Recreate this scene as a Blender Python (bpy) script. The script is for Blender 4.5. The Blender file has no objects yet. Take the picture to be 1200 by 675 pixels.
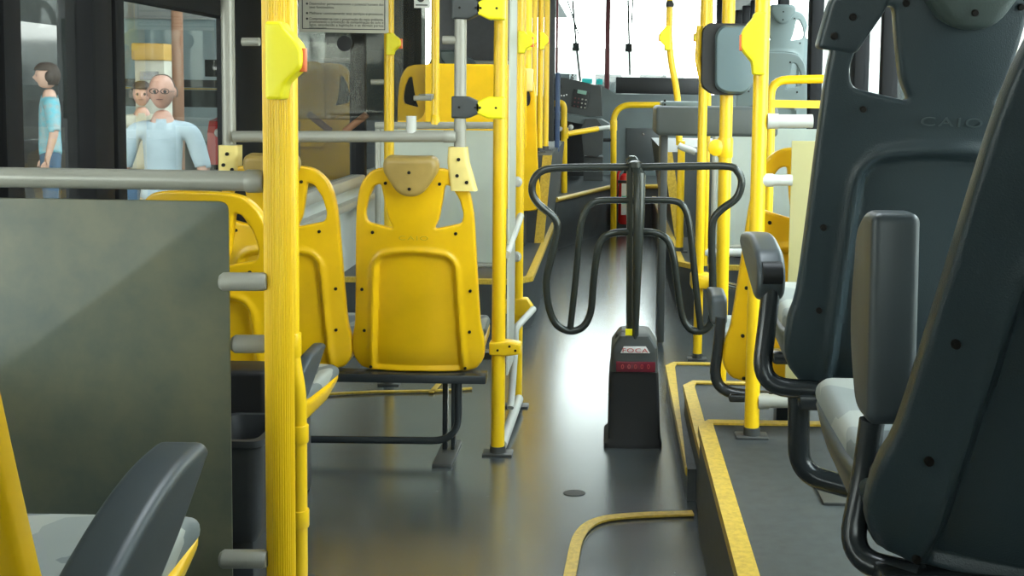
import bpy, bmesh, math, random
from mathutils import Vector, Matrix
random.seed(4)
PI = math.pi
SC = bpy.context.scene
COL = SC.collection

# ------------------------------------------------------------------ camera
W_, H_, F_ = 1200.0, 675.0, 1300.0
VPX, VPY = 715.0, 108.0
CAMZ = 1.25
PITCH, ROLL = math.radians(4.6), math.radians(0.9)
RC = Matrix.Rotation(PI/2 - PITCH, 3, 'X') @ Matrix.Rotation(ROLL, 3, 'Z')
_d = RC.transposed() @ Vector((0, 1, 0))
CX = VPX - F_*_d.x/(-_d.z)
CY = VPY + F_*_d.y/(-_d.z)
cam = bpy.data.cameras.new('camera')
cam.sensor_width = 36; cam.lens = F_/W_*36
cam.shift_x = (W_/2-CX)/W_; cam.shift_y = (CY-H_/2)/W_
cam.clip_start = 0.05; cam.clip_end = 300
camo = bpy.data.objects.new('camera', cam); COL.objects.link(camo)
camo.matrix_world = Matrix.Translation((0, 0, CAMZ)) @ RC.to_4x4()
SC.camera = camo
# ------------------------------------------------------------------ light
SC.view_settings.view_transform = 'Standard'
SC.view_settings.look = 'None'
SC.view_settings.exposure = 0.6
SC.view_settings.gamma = 1.0
SC.view_settings.use_curve_mapping = False
SC.cycles.use_denoising = True
SC.cycles.max_bounces = 8
SC.cycles.diffuse_bounces = 4
SC.cycles.transparent_max_bounces = 16
SC.cycles.sample_clamp_indirect = 6
wd = bpy.data.worlds.new('world'); SC.world = wd; wd.use_nodes = True
_n = wd.node_tree; _n.nodes.clear()
_o = _n.nodes.new('ShaderNodeOutputWorld'); _b = _n.nodes.new('ShaderNodeBackground')
_g = _n.nodes.new('ShaderNodeTexCoord'); _r = _n.nodes.new('ShaderNodeValToRGB'); _s = _n.nodes.new('ShaderNodeSeparateXYZ')
_n.links.new(_g.outputs['Generated'], _s.inputs[0]); _n.links.new(_s.outputs['Z'], _r.inputs[0])
_r.color_ramp.elements[0].position = 0.0; _r.color_ramp.elements[0].color = (1, 1, .93, 1)
_r.color_ramp.elements[1].position = 0.7; _r.color_ramp.elements[1].color = (.84, .95, 1, 1)
_n.links.new(_r.outputs[0], _b.inputs[0]); _b.inputs[1].default_value = 8.5
_n.links.new(_b.outputs[0], _o.inputs[0])

def mapdir(px, py):
    return RC @ Vector(((px-CX)/F_, -(py-CY)/F_, -1))
def P(px, py, Y):
    d = mapdir(px, py); t = Y/d.y
    return Vector((d.x*t, Y, CAMZ+d.z*t))
def G(px, py, z=0.0):
    d = mapdir(px, py); t = (z-CAMZ)/d.z
    return Vector((d.x*t, d.y*t, z))

# ------------------------------------------------------------------ materials
def mat(name, col, rough=.5, metal=0, noise=.0, nscale=20, spec=.5, bump=0, bscale=60, dark=None):
    m = bpy.data.materials.new(name); m.use_nodes = True
    nt = m.node_tree; b = nt.nodes['Principled BSDF']
    b.inputs['Base Color'].default_value = (*col, 1)
    b.inputs['Roughness'].default_value = rough
    b.inputs['Metallic'].default_value = metal
    b.inputs['Specular IOR Level'].default_value = spec
    tc = nt.nodes.new('ShaderNodeTexCoord')
    if noise > 0:
        n = nt.nodes.new('ShaderNodeTexNoise'); n.inputs['Scale'].default_value = nscale; n.inputs['Detail'].default_value = 5
        r = nt.nodes.new('ShaderNodeValToRGB')
        d = dark or tuple(c*(1-noise) for c in col)
        r.color_ramp.elements[0].color = (*d, 1); r.color_ramp.elements[1].color = (*col, 1)
        r.color_ramp.elements[0].position = .3; r.color_ramp.elements[1].position = .62
        nt.links.new(tc.outputs['Object'], n.inputs['Vector']); nt.links.new(n.outputs[0], r.inputs[0])
        nt.links.new(r.outputs[0], b.inputs['Base Color'])
    if bump > 0:
        n2 = nt.nodes.new('ShaderNodeTexNoise'); n2.inputs['Scale'].default_value = bscale
        bp = nt.nodes.new('ShaderNodeBump'); bp.inputs['Strength'].default_value = bump; bp.inputs['Distance'].default_value = .002
        nt.links.new(tc.outputs['Object'], n2.inputs['Vector']); nt.links.new(n2.outputs[0], bp.inputs['Height'])
        nt.links.new(bp.outputs[0], b.inputs['Normal'])
    return m
M = {}
M['yellow'] = mat('yellow_plastic', (.86, .50, .004), .32, noise=.14, nscale=6)
M['ypole'] = mat('yellow_enamel', (.87, .54, .008), .32, noise=.04, nscale=4)
M['ybright'] = mat('bright_yellow_plastic', (.93, .80, .01), .4)
M['cream'] = mat('faded_yellow_plastic', (.86, .68, .22), .45, noise=.1, nscale=15)
M['ystrip'] = mat('yellow_edge_strip', (.58, .38, .045), .4, noise=.3, nscale=90)
M['headgold'] = mat('worn_tan_headrest', (.40, .27, .075), .4, noise=.2, nscale=12)
M['grey'] = mat('dark_grey_plastic', (.026, .040, .046), .36, noise=.12, nscale=8, bump=.25, bscale=500)
M['greyhead'] = mat('grey_headrest', (.045, .062, .056), .42, bump=.25, bscale=400)
M['lgrey'] = mat('pale_grey_plastic', (.15, .19, .19), .45)
M['arm'] = mat('armrest_grey', (.05, .062, .068), .4, noise=.1, nscale=9)
M['tube'] = mat('black_enamel_tube', (.022, .026, .028), .25)
M['turn'] = mat('turnstile_dark_steel', (.035, .04, .036), .22, metal=.3)
M['steel'] = mat('grey_painted_steel', (.34, .33, .28), .35, metal=.1, noise=.1, nscale=10)
M['white'] = mat('white_tube', (.52, .52, .48), .4)
M['black'] = mat('black_rubber', (.012, .012, .013), .5)
M['dark'] = mat('dark_panel', (.03, .032, .034), .5, noise=.2)
M['riser'] = mat('riser_grey_vinyl', (.05, .055, .055), .5, noise=.25, nscale=10)
M['screw'] = mat('dark_screw', (.012, .010, .008), .5, spec=.2)
M['chrome'] = mat('chrome', (.6, .6, .58), .2, metal=1)
M['wallp'] = mat('wall_laminate', (.42, .45, .42), .5, noise=.08, nscale=4)
M['frame'] = mat('window_frame_black', (.012, .012, .013), .7, spec=.15)
M['ceil'] = mat('ceiling_white', (.7, .7, .68), .6)
M['console'] = mat('console_grey', (.12, .145, .145), .45, noise=.15, nscale=5)
M['consdark'] = mat('console_dark', (.05, .055, .055), .45, noise=.15, nscale=5)
M['tray'] = mat('tray_grey', (.075, .085, .082), .45, noise=.1, nscale=6)
M['red'] = mat('extinguisher_red', (.65, .02, .02), .3)
M['redbtn'] = mat('orange_red_button', (.85, .18, .06), .4)
M['label'] = mat('printed_label', (.8, .8, .78), .5)
M['ink'] = mat('black_ink', (.03, .03, .03), .6)
M['green'] = mat('green_ink', (.1, .5, .3), .6)
M['cyan'] = mat('cyan_sign', (.02, .55, .55), .5)
M['lcd'] = mat('lcd_green', (.25, .42, .34), .3)
M['maroon'] = mat('maroon_frame', (.10, .015, .02), .4)
M['blue'] = mat('blue_grey_strap', (.05, .08, .16), .6)
M['counter'] = mat('counter_window_red', (.16, .02, .035), .2)
M['digit'] = mat('digit_red', (.05, .0, .01), .3)
M['logo_red'] = mat('logo_red', (.5, .05, .05), .4)
M['paper'] = mat('notice_board_beige', (.62, .60, .50), .6, noise=.12, nscale=8)
M['plate'] = mat('foot_plate_grey', (.09, .09, .085), .4, metal=.5)
M['skin'] = mat('skin', (.55, .30, .22), .55)
M['skin2'] = mat('skin_light', (.62, .38, .28), .55)
M['hair'] = mat('hair', (.05, .03, .02), .7)
M['hair2'] = mat('hair_grey', (.22, .18, .15), .7)
M['shirt'] = mat('pale_blue_shirt', (.42, .50, .54), .8, noise=.15, nscale=9)
M['khaki'] = mat('khaki_cloth', (.42, .38, .28), .8)
M['teal'] = mat('teal_top', (.16, .48, .56), .8, noise=.4, nscale=14, dark=(.4, .4, .38))
M['jeans'] = mat('jeans', (.06, .12, .2), .8)
M['asphalt'] = mat('asphalt', (.16, .16, .155), .85, noise=.3, nscale=3)
M['kerb'] = mat('sidewalk_concrete', (.3, .29, .27), .85, noise=.2, nscale=3)
M['busA'] = mat('pale_blue_coach', (.38, .52, .55), .35)
M['busB'] = mat('orange_coach', (.6, .36, .08), .4)
M['busC'] = mat('dark_reflection_coach', (.025, .028, .03), .3)
M['glassdark'] = mat('dark_glass', (.02, .025, .025), .08)
M['build'] = mat('pale_building', (.5, .5, .46), .8, noise=.2, nscale=1)
M['build2'] = mat('grey_building', (.22, .23, .22), .8, noise=.3, nscale=1)
M['brown'] = mat('brown_post', (.22, .10, .05), .7)
M['leaf'] = mat('tree_leaves', (.12, .2, .07), .8, noise=.4, nscale=5)

def m_floor():
    m = bpy.data.materials.new('floor_grey_vinyl'); m.use_nodes = True
    nt = m.node_tree; b = nt.nodes['Principled BSDF']; tc = nt.nodes.new('ShaderNodeTexCoord')
    n = nt.nodes.new('ShaderNodeTexNoise'); n.inputs['Scale'].default_value = 2.2; n.inputs['Detail'].default_value = 9; n.inputs['Roughness'].default_value = .65
    r = nt.nodes.new('ShaderNodeValToRGB')
    r.color_ramp.elements[0].color = (.036, .043, .044, 1); r.color_ramp.elements[0].position = .35
    r.color_ramp.elements[1].color = (.068, .077, .078, 1); r.color_ramp.elements[1].position = .7
    s = nt.nodes.new('ShaderNodeTexNoise'); s.inputs['Scale'].default_value = 420
    s2 = nt.nodes.new('ShaderNodeTexVoronoi'); s2.inputs['Scale'].default_value = 9; s2.inputs['Randomness'].default_value = 1
    rr = nt.nodes.new('ShaderNodeValToRGB'); rr.color_ramp.elements[0].color = (.5, .5, .47, 1); rr.color_ramp.elements[0].position = .02
    rr.color_ramp.elements[1].color = (0, 0, 0, 1); rr.color_ramp.elements[1].position = .035
    mx = nt.nodes.new('ShaderNodeMixRGB'); mx.blend_type = 'ADD'; mx.inputs[0].default_value = .35
    ro = nt.nodes.new('ShaderNodeMapRange'); ro.inputs[3].default_value = .17; ro.inputs[4].default_value = .31
    bp = nt.nodes.new('ShaderNodeBump'); bp.inputs['Strength'].default_value = .2; bp.inputs['Distance'].default_value = .0001
    L = nt.links.new
    for k in (n, s, s2): L(tc.outputs['Object'], k.inputs['Vector'])
    L(n.outputs[0], r.inputs[0]); L(s2.outputs['Distance'], rr.inputs[0])
    L(r.outputs[0], mx.inputs[1]); L(rr.outputs[0], mx.inputs[2]); L(mx.outputs[0], b.inputs['Base Color'])
    L(n.outputs[0], ro.inputs[0]); L(ro.outputs[0], b.inputs['Roughness'])
    L(s.outputs[0], bp.inputs['Height']); L(bp.outputs[0], b.inputs['Normal'])
    b.inputs['Specular IOR Level'].default_value = 1.0
    b.inputs['Coat Weight'].default_value = .8; b.inputs['Coat Roughness'].default_value = .22
    return m
M['floor'] = m_floor()
M['platf'] = mat('platform_grey_vinyl', (.055, .06, .06), .5, noise=.25, nscale=30, spec=.3, bump=.4, bscale=700)
def m_cushion():
    m = bpy.data.materials.new('patterned_seat_fabric'); m.use_nodes = True
    nt = m.node_tree; b = nt.nodes['Principled BSDF']; tc = nt.nodes.new('ShaderNodeTexCoord')
    mp = nt.nodes.new('ShaderNodeMapping'); mp.inputs['Rotation'].default_value = (0, 0, .6); mp.inputs['Scale'].default_value = (9, 9, 9)
    v = nt.nodes.new('ShaderNodeTexVoronoi'); v.distance = 'MANHATTAN'; v.inputs['Scale'].default_value = 1.2
    r = nt.nodes.new('ShaderNodeValToRGB'); r.color_ramp.interpolation = 'CONSTANT'
    e = r.color_ramp.elements; e[0].color = (.16, .18, .18, 1); e[0].position = 0
    e[1].color = (.26, .28, .26, 1); e[1].position = .35
    q = e.new(.6); q.color = (.06, .07, .07, 1)
    q = e.new(.72); q.color = (.36, .37, .33, 1)
    q = e.new(.985); q.color = (.8, .55, .05, 1)
    s = nt.nodes.new('ShaderNodeSeparateColor')
    nt.links.new(tc.outputs['Object'], mp.inputs[0]); nt.links.new(mp.outputs[0], v.inputs['Vector'])
    nt.links.new(v.outputs['Color'], s.inputs[0]); nt.links.new(s.outputs[0], r.inputs[0])
    nt.links.new(r.outputs[0], b.inputs['Base Color']); b.inputs['Roughness'].default_value = .6
    return m
M['cushion'] = m_cushion()
def m_glass(name, tint=(.9, .95, .95), gloss=.08, haze=0.0):
    m = bpy.data.materials.new(name); m.use_nodes = True
    nt = m.node_tree; nt.nodes.clear(); L = nt.links.new
    o = nt.nodes.new('ShaderNodeOutputMaterial'); t = nt.nodes.new('ShaderNodeBsdfTransparent'); t.inputs[0].default_value = (*tint, 1)
    g = nt.nodes.new('ShaderNodeBsdfGlossy'); g.inputs['Roughness'].default_value = .02
    f = nt.nodes.new('ShaderNodeFresnel'); f.inputs[0].default_value = 1.45
    ge = nt.nodes.new('ShaderNodeNewGeometry'); fm = nt.nodes.new('ShaderNodeMath'); fm.operation = 'MULTIPLY'
    iv = nt.nodes.new('ShaderNodeMath'); iv.operation = 'SUBTRACT'; iv.inputs[0].default_value = 1; L(ge.outputs['Backfacing'], iv.inputs[1])
    L(f.outputs[0], fm.inputs[0]); L(iv.outputs[0], fm.inputs[1])
    x = nt.nodes.new('ShaderNodeMixShader'); L(fm.outputs[0], x.inputs[0]); L(t.outputs[0], x.inputs[1]); L(g.outputs[0], x.inputs[2])
    last = x
    if haze:
        d = nt.nodes.new('ShaderNodeBsdfDiffuse'); d.inputs[0].default_value = (.3, .3, .27, 1)
        n = nt.nodes.new('ShaderNodeTexNoise'); n.inputs['Scale'].default_value = 5; n.inputs['Detail'].default_value = 8
        mr = nt.nodes.new('ShaderNodeMapRange'); mr.inputs[1].default_value = .4; mr.inputs[2].default_value = .8
        mr.inputs[3].default_value = haze*.4; mr.inputs[4].default_value = haze*1.6
        L(n.outputs[0], mr.inputs[0])
        y = nt.nodes.new('ShaderNodeMixShader'); L(mr.outputs[0], y.inputs[0]); L(x.outputs[0], y.inputs[1]); L(d.outputs[0], y.inputs[2]); last = y
    L(last.outputs[0], o.inputs[0])
    return m
M['glass'] = m_glass('window_glass')
M['tinted'] = m_glass('dusty_door_glass', (.8, .84, .84), haze=.03)
M['acrylic'] = m_glass('clear_scratched_acrylic', (.72, .72, .68), haze=.035)
def m_frost(name, col, tr=.5, rough=.35, noise=.25, col2=None):
    m = bpy.data.materials.new(name); m.use_nodes = True
    nt = m.node_tree; nt.nodes.clear(); L = nt.links.new
    o = nt.nodes.new('ShaderNodeOutputMaterial'); tc = nt.nodes.new('ShaderNodeTexCoord')
    n = nt.nodes.new('ShaderNodeTexNoise'); n.inputs['Scale'].default_value = 3.5; n.inputs['Detail'].default_value = 7; n.inputs['Roughness'].default_value = .6
    r = nt.nodes.new('ShaderNodeValToRGB'); r.color_ramp.elements[0].position = .3; r.color_ramp.elements[1].position = .7
    c2 = col2 or tuple(c*(1-noise) for c in col)
    r.color_ramp.elements[0].color = (*c2, 1); r.color_ramp.elements[1].color = (*col, 1)
    L(tc.outputs['Object'], n.inputs['Vector']); L(n.outputs[0], r.inputs[0])
    b = nt.nodes.new('ShaderNodeBsdfPrincipled'); b.inputs['Roughness'].default_value = rough
    t = nt.nodes.new('ShaderNodeBsdfTranslucent'); L(r.outputs[0], b.inputs['Base Color']); L(r.outputs[0], t.inputs[0])
    x = nt.nodes.new('ShaderNodeMixShader'); x.inputs[0].default_value = tr
    L(b.outputs[0], x.inputs[1]); L(t.outputs[0], x.inputs[2]); L(x.outputs[0], o.inputs[0])
    return m
M['frostnear'] = m_frost('frosted_panel_worn', (.29, .275, .175), .4, .4, col2=(.13, .165, .145))
M['frost'] = m_frost('frosted_panel_pale', (.74, .78, .72), .55, .4, .12)
M['gaplight'] = m_frost('outside_light_white', (.85, .87, .80), .6, .4, .05)
M['frostcream'] = m_frost('frosted_panel_cream', (.62, .58, .30), .4, .4, .1)
def m_ribbed():
    m = mat('ribbed_yellow_grip', (.88, .57, .015), .38)
    nt = m.node_tree; b = nt.nodes['Principled BSDF']
    tc = nt.nodes.new('ShaderNodeTexCoord'); s = nt.nodes.new('ShaderNodeSeparateXYZ'); a = nt.nodes.new('ShaderNodeMath'); a.operation = 'ARCTAN2'
    w = nt.nodes.new('ShaderNodeMath'); w.operation = 'MULTIPLY'; w.inputs[1].default_value = 30
    si = nt.nodes.new('ShaderNodeMath'); si.operation = 'SINE'
    bp = nt.nodes.new('ShaderNodeBump'); bp.inputs['Distance'].default_value = .0012; bp.inputs['Strength'].default_value = .8
    L = nt.links.new
    L(tc.outputs['Object'], s.inputs[0]); L(s.outputs['Y'], a.inputs[0]); L(s.outputs['X'], a.inputs[1]); L(a.outputs[0], w.inputs[0])
    L(w.outputs[0], si.inputs[0]); L(si.outputs[0], bp.inputs['Height']); L(bp.outputs[0], b.inputs['Normal'])
    return m
M['ribbed'] = m_ribbed()

# ------------------------------------------------------------------ object helpers
def WM(o):
    m = o.matrix_basis.copy()
    while o.parent is not None:
        o = o.parent; m = o.matrix_basis @ m
    return m
def thing(name, label, cat, loc=(0, 0, 0), rz=0, group=None):
    o = bpy.data.objects.new(name, None); COL.objects.link(o)
    o.empty_display_size = .1
    o.location = loc; o.rotation_euler = (0, 0, rz); o['label'] = label; o['category'] = cat
    if group: o['group'] = group
    return o
def tag(o, label, cat, group=None, kind=None):
    o['label'] = label; o['category'] = cat
    if group: o['group'] = group
    if kind: o['kind'] = kind
    return o
def struct(o):
    o['kind'] = 'structure'; return o
def smooth(me, ang=35):
    for p in me.polygons: p.use_smooth = True
    try: me.set_sharp_from_angle(angle=math.radians(ang))
    except Exception: pass
def link(name, me, material, parent=None, local=False, label=None, smooth_ang=35):
    """world-coordinate mesh -> object (origin at its base, or parented)"""
    if material is not None and not me.materials: me.materials.append(M[material] if isinstance(material, str) else material)
    if not me.get('done'):
        if smooth_ang: smooth(me, smooth_ang)
        me['done'] = 1
    o = bpy.data.objects.new(name, me); COL.objects.link(o)
    if parent is not None:
        o.parent = parent
        if not local:
            me.transform(WM(parent).inverted())
    elif not local:
        vs = [v.co for v in me.vertices]
        c = Vector((sum((min(v.x for v in vs), max(v.x for v in vs)))/2, sum((min(v.y for v in vs), max(v.y for v in vs)))/2, min(v.z for v in vs)))
        me.transform(Matrix.Translation(-c)); o.location = c
    if label: o['label'] = label
    return o
class MB:
    def __init__(s): s.b = bmesh.new()
    def box(s, x0, x1, y0, y1, z0, z1, bev=0, rot=None, seg=2):
        r = bmesh.ops.create_cube(s.b, size=1.0); vs = r['verts']
        c = Vector(((x0+x1)/2, (y0+y1)/2, (z0+z1)/2))
        bmesh.ops.scale(s.b, vec=(abs(x1-x0), abs(y1-y0), abs(z1-z0)), verts=vs)
        if bev:
            es = list({e for v in vs for e in v.link_edges})
            rr = bmesh.ops.bevel(s.b, geom=es, offset=bev, segments=seg, affect='EDGES', profile=.5)
            vs = list({v for f in rr['faces'] for v in f.verts} | {v for v in vs if v.is_valid})
        m = Matrix.Translation(c)
        if rot is not None: m = m @ rot
        bmesh.ops.transform(s.b, matrix=m, verts=vs)
        return s
    def tube(s, pts, r, n=14, caps=True, r_end=None):
        pts = [Vector(p) for p in pts]
        N = len(pts); tang = []
        for i in range(N):
            a = pts[max(i-1, 0)]; c = pts[min(i+1, N-1)]; tang.append((c-a).normalized())
        up = Vector((0, 0, 1)) if abs(tang[0].z) < .9 else Vector((1, 0, 0))
        nx = tang[0].cross(up).normalized(); rings = []
        for i in range(N):
            t = tang[i]; nx = (nx - t*nx.dot(t)).normalized(); ny = t.cross(nx)
            ri = r if not isinstance(r, (list, tuple)) else r[i]
            rings.append([s.b.verts.new(pts[i]+(nx*math.cos(2*PI*k/n)+ny*math.sin(2*PI*k/n))*ri) for k in range(n)])
        for i in range(N-1):
            for k in range(n):
                s.b.faces.new((rings[i][k], rings[i][(k+1) % n], rings[i+1][(k+1) % n], rings[i+1][k]))
        if caps:
            s.b.faces.new(rings[0][::-1]); s.b.faces.new(rings[-1])
        return s
    def lathe(s, prof, base, n=24, axis='Z', sx=1, sy=1):
        rings = []
        for (r, h) in prof:
            ring = []
            for k in range(n):
                a = 2*PI*k/n; x = r*math.cos(a)*sx; y = r*math.sin(a)*sy
                p = Vector((x, y, h)) if axis == 'Z' else (Vector((x, -h, y)) if axis == 'Y' else Vector((h, x, y)))
                ring.append(s.b.verts.new(Vector(base)+p))
            rings.append(ring)
        for i in range(len(rings)-1):
            for k in range(n):
                s.b.faces.new((rings[i][k], rings[i][(k+1) % n], rings[i+1][(k+1) % n], rings[i+1][k]))
        s.b.faces.new(rings[0][::-1]); s.b.faces.new(rings[-1])
        return s
    def prism(s, poly, vec):
        """poly: list of 3D points (planar), extruded by vec"""
        vec = Vector(vec); a = [s.b.verts.new(Vector(p)) for p in poly]; c = [s.b.verts.new(Vector(p)+vec) for p in poly]
        n = len(poly)
        s.b.faces.new(a[::-1]); s.b.faces.new(c)
        for i in range(n): s.b.faces.new((a[i], a[(i+1) % n], c[(i+1) % n], c[i]))
        return s
    def loft(s, sections):
        """list of closed loops with equal counts"""
        rs = [[s.b.verts.new(Vector(p)) for p in sec] for sec in sections]; n = len(rs[0])
        for i in range(len(rs)-1):
            for k in range(n): s.b.faces.new((rs[i][k], rs[i][(k+1) % n], rs[i+1][(k+1) % n], rs[i+1][k]))
        s.b.faces.new(rs[0][::-1]); s.b.faces.new(rs[-1])
        return s
    def mesh(s, name='m'):
        bmesh.ops.recalc_face_normals(s.b, faces=s.b.faces[:])
        me = bpy.data.meshes.new(name); s.b.to_mesh(me); s.b.free(); return me
    def out(s, name, material, parent=None, label=None, ang=35):
        return link(name, s.mesh(name), material, parent, label=label, smooth_ang=ang)
def fillet(pts, rad, seg=6):
    pts = [Vector(p) for p in pts]; out = [pts[0]]
    for i in range(1, len(pts)-1):
        a, b, c = pts[i-1], pts[i], pts[i+1]
        r = rad[i-1] if isinstance(rad, (list, tuple)) else rad
        u = a-b; v = c-b; r = min(r, u.length*.49, v.length*.49)
        p0 = b+u.normalized()*r; p1 = b+v.normalized()*r
        for k in range(seg+1):
            t = k/seg; out.append(p0*(1-t)**2+b*2*t*(1-t)+p1*t*t)
    out.append(pts[-1]); return out
def spline(pts, per=6):
    pts = [Vector(p) for p in pts]; out = []
    for i in range(len(pts)-1):
        p0 = pts[max(i-1, 0)]; p1 = pts[i]; p2 = pts[i+1]; p3 = pts[min(i+2, len(pts)-1)]
        for k in range(per):
            t = k/per
            out.append(.5*((2*p1)+(p2-p0)*t+(2*p0-5*p1+4*p2-p3)*t*t+(3*p1-p0-3*p2+p3)*t**3))
    out.append(pts[-1]); return out
def roundpoly(pts, rad, seg=5):
    """closed 2D polygon with rounded corners"""
    n = len(pts); out = []
    for i in range(n):
        a = Vector(pts[i-1]); b = Vector(pts[i]); c = Vector(pts[(i+1) % n])
        r = rad[i] if isinstance(rad, (list, tuple)) else rad
        u = a-b; v = c-b; r = min(r, u.length*.49, v.length*.49)
        if r < 1e-5: out.append(b); continue
        p0 = b+u.normalized()*r; p1 = b+v.normalized()*r
        for k in range(seg+1):
            t = k/seg; out.append(p0*(1-t)**2+b*2*t*(1-t)+p1*t*t)
    return out
def plate(loops, ext, bev, nx=None, step=None, res=2):
    """2D loops (outer + holes) -> mesh in local x,z with thickness along y, optionally gridded"""
    cu = bpy.data.curves.new('tmp', 'CURVE'); cu.dimensions = '2D'; cu.fill_mode = 'BOTH'
    cu.extrude = ext; cu.bevel_depth = bev; cu.bevel_resolution = res; cu.offset = -bev
    for lp in loops:
        sp = cu.splines.new('POLY'); sp.points.add(len(lp)-1); sp.use_cyclic_u = True
        for i, p in enumerate(lp): sp.points[i].co = (p[0], p[1], 0, 1)
    o = bpy.data.objects.new('tmp', cu); COL.objects.link(o)
    bpy.context.view_layer.update()
    dg = bpy.context.evaluated_depsgraph_get()
    me = bpy.data.meshes.new_from_object(o.evaluated_get(dg))
    bpy.data.objects.remove(o); bpy.data.curves.remove(cu)
    b = bmesh.new(); b.from_mesh(me); bpy.data.meshes.remove(me)
    bmesh.ops.remove_doubles(b, verts=b.verts[:], dist=1e-5)
    if step:
        xs = [v.co.x for v in b.verts]; ys = [v.co.y for v in b.verts]
        for ax, lo, hi in ((0, min(xs), max(xs)), (1, min(ys), max(ys))):
            k = lo+step
            while k < hi-step*.3:
                co = [0, 0, 0]; co[ax] = k; no = [0, 0, 0]; no[ax] = 1
                bmesh.ops.bisect_plane(b, geom=b.verts[:]+b.edges[:]+b.faces[:], plane_co=co, plane_no=no, dist=1e-6)
                k += step
    for v in b.verts: v.co = Vector((v.co.x, v.co.z, v.co.y))
    bmesh.ops.recalc_face_normals(b, faces=b.faces[:])
    me = bpy.data.meshes.new('plate'); b.to_mesh(me); b.free(); return me
def text_mesh(body, size, ext=.001, align='CENTER', spacing=1.0):
    cu = bpy.data.curves.new('tmp', 'FONT'); cu.body = body; cu.size = size; cu.extrude = ext
    cu.align_x = align; cu.align_y = 'CENTER'; cu.space_character = spacing
    o = bpy.data.objects.new('tmp', cu); COL.objects.link(o); bpy.context.view_layer.update()
    me = bpy.data.meshes.new_from_object(o.evaluated_get(bpy.context.evaluated_depsgraph_get()))
    bpy.data.objects.remove(o); bpy.data.curves.remove(cu)
    for v in me.vertices: v.co = Vector((v.co.x, -v.co.z, v.co.y))   # faces -y
    return me

# ================================================================== ROOM SHELL
XL, XR, YB, YF, ZC = -1.42, 1.32, -2.6, 12.6, 2.42
def sbox(name, m, *a, bev=0):
    return struct(MB().box(*a, bev=bev).out(name, m))
sbox('floor', 'floor', XL-.1, XR+.1, YB, YF+.3, -.12, 0)
# ceiling with two unseen hatch openings, added to let daylight in
cb = MB(); hatch = [(1.75, 2.5), (5.6, 6.5)]
cb.box(XL-.1, -.5, YB, YF+.3, ZC, ZC+.08).box(.5, XR+.1, YB, YF+.3, ZC, ZC+.08)
ye = YB
for a, c in hatch:
    cb.box(-.5, .5, ye, a, ZC, ZC+.08); ye = c
cb.box(-.5, .5, ye, YF+.3, ZC, ZC+.08)
struct(cb.out('ceiling', 'ceil'))
# walls: lower panels, header
def side(xa, xb, nm, sill, low_m, pillars, y_doors):
    b = MB(); b.box(xa, xb, YB, YF, 2.12, ZC)
    b.box(xa, xb, YB, 0.4 if nm == 'left' else 1.0, sill, 2.12)  # unseen window stretch near the rear walled up to block light
    ys = YB
    for (a, c) in y_doors:
        b.box(xa, xb, ys, a, 0, sill); ys = c
    b.box(xa, xb, ys, YF, 0, sill)
    return struct(b.out('wall_'+nm, low_m))
side(XL-.06, XL, 'left', .72, 'wallp', None, [(2.45, 3.2)])
side(XR, XR+.06, 'right', .80, 'wallp', None, [(10.4, 11.6)])
pl = [(1.3, 1.4), (2.45, 2.52), (2.56, 2.64), (3.0, 3.12), (3.14, 3.2), (4.15, 4.5), (6.3, 6.36), (7.9, 8.2), (9.9, 10.1)]
for i, (a, c) in enumerate(pl):
    lo = 0 if 2.4 < a < 3.3 else .72
    struct(MB().box(XL-.05, XL+.03, a, c, lo, 2.12, bev=.01).out('trim_%d' % (i+1), 'frame'))
struct(MB().box(XL-.05, XL+.02, 3.2, 4.15, 1.50, 1.62).out('trim_20', 'frame'))
struct(MB().box(XL-.05, XL+.03, 4.5, 7.9, .70, .76, bev=.008).out('trim_21', 'steel'))
struct(MB().box(XL-.02, XL+.05, 3.2, 9.9, .60, .64, bev=.008).out('trim_22', 'steel'))
gi = 1
for a, c in [(2.64, 3.0), (3.2, 4.15), (4.5, 6.3), (6.36, 7.9), (8.2, 9.9), (10.1, 12.4), (.4, 1.3), (1.4, 2.45)]:
    lo = .08 if a == 2.64 else .72
    struct(MB().box(XL-.02, XL-.014, a, c, lo, 2.12).out('window_%d' % gi, 'tinted' if a < 9 and a > 2 else 'glass')); gi += 1
pr = [(1.0, 1.1), (3.0, 3.1), (4.7, 4.8), (5.3, 5.36), (5.9, 6.02), (6.5, 6.56), (7.2, 7.34), (8.6, 8.72), (9.9, 10.1), (10.35, 10.42), (11.0, 11.06), (11.58, 11.7)]
for i, (a, c) in enumerate(pr):
    struct(MB().box(XR-.03, XR+.05, a, c, .8 if a < 10.3 else 0, 2.12, bev=.01).out('trim_%d' % (i+30), 'frame'))
ye = 1.1
for i, (a, c) in enumerate(pr):
    if i == 0: continue
    struct(MB().box(XR+.02, XR+.026, ye, a, .8 if a < 10.4 else .1, 2.12).out('window_%d' % (gi), 'glass')); gi += 1; ye = c
# rear: lower wall, open rear window glass
struct(MB().box(XL-.06, XR+.06, YB-.06, YB, 0, 1.5).box(XL-.06, XR+.06, YB-.06, YB, 1.9, ZC).out('wall_back', 'wallp'))
struct(MB().box(XL, XR, YB-.03, YB-.024, 1.5, 1.9).out('window_%d' % gi, 'glass')); gi += 1
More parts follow.
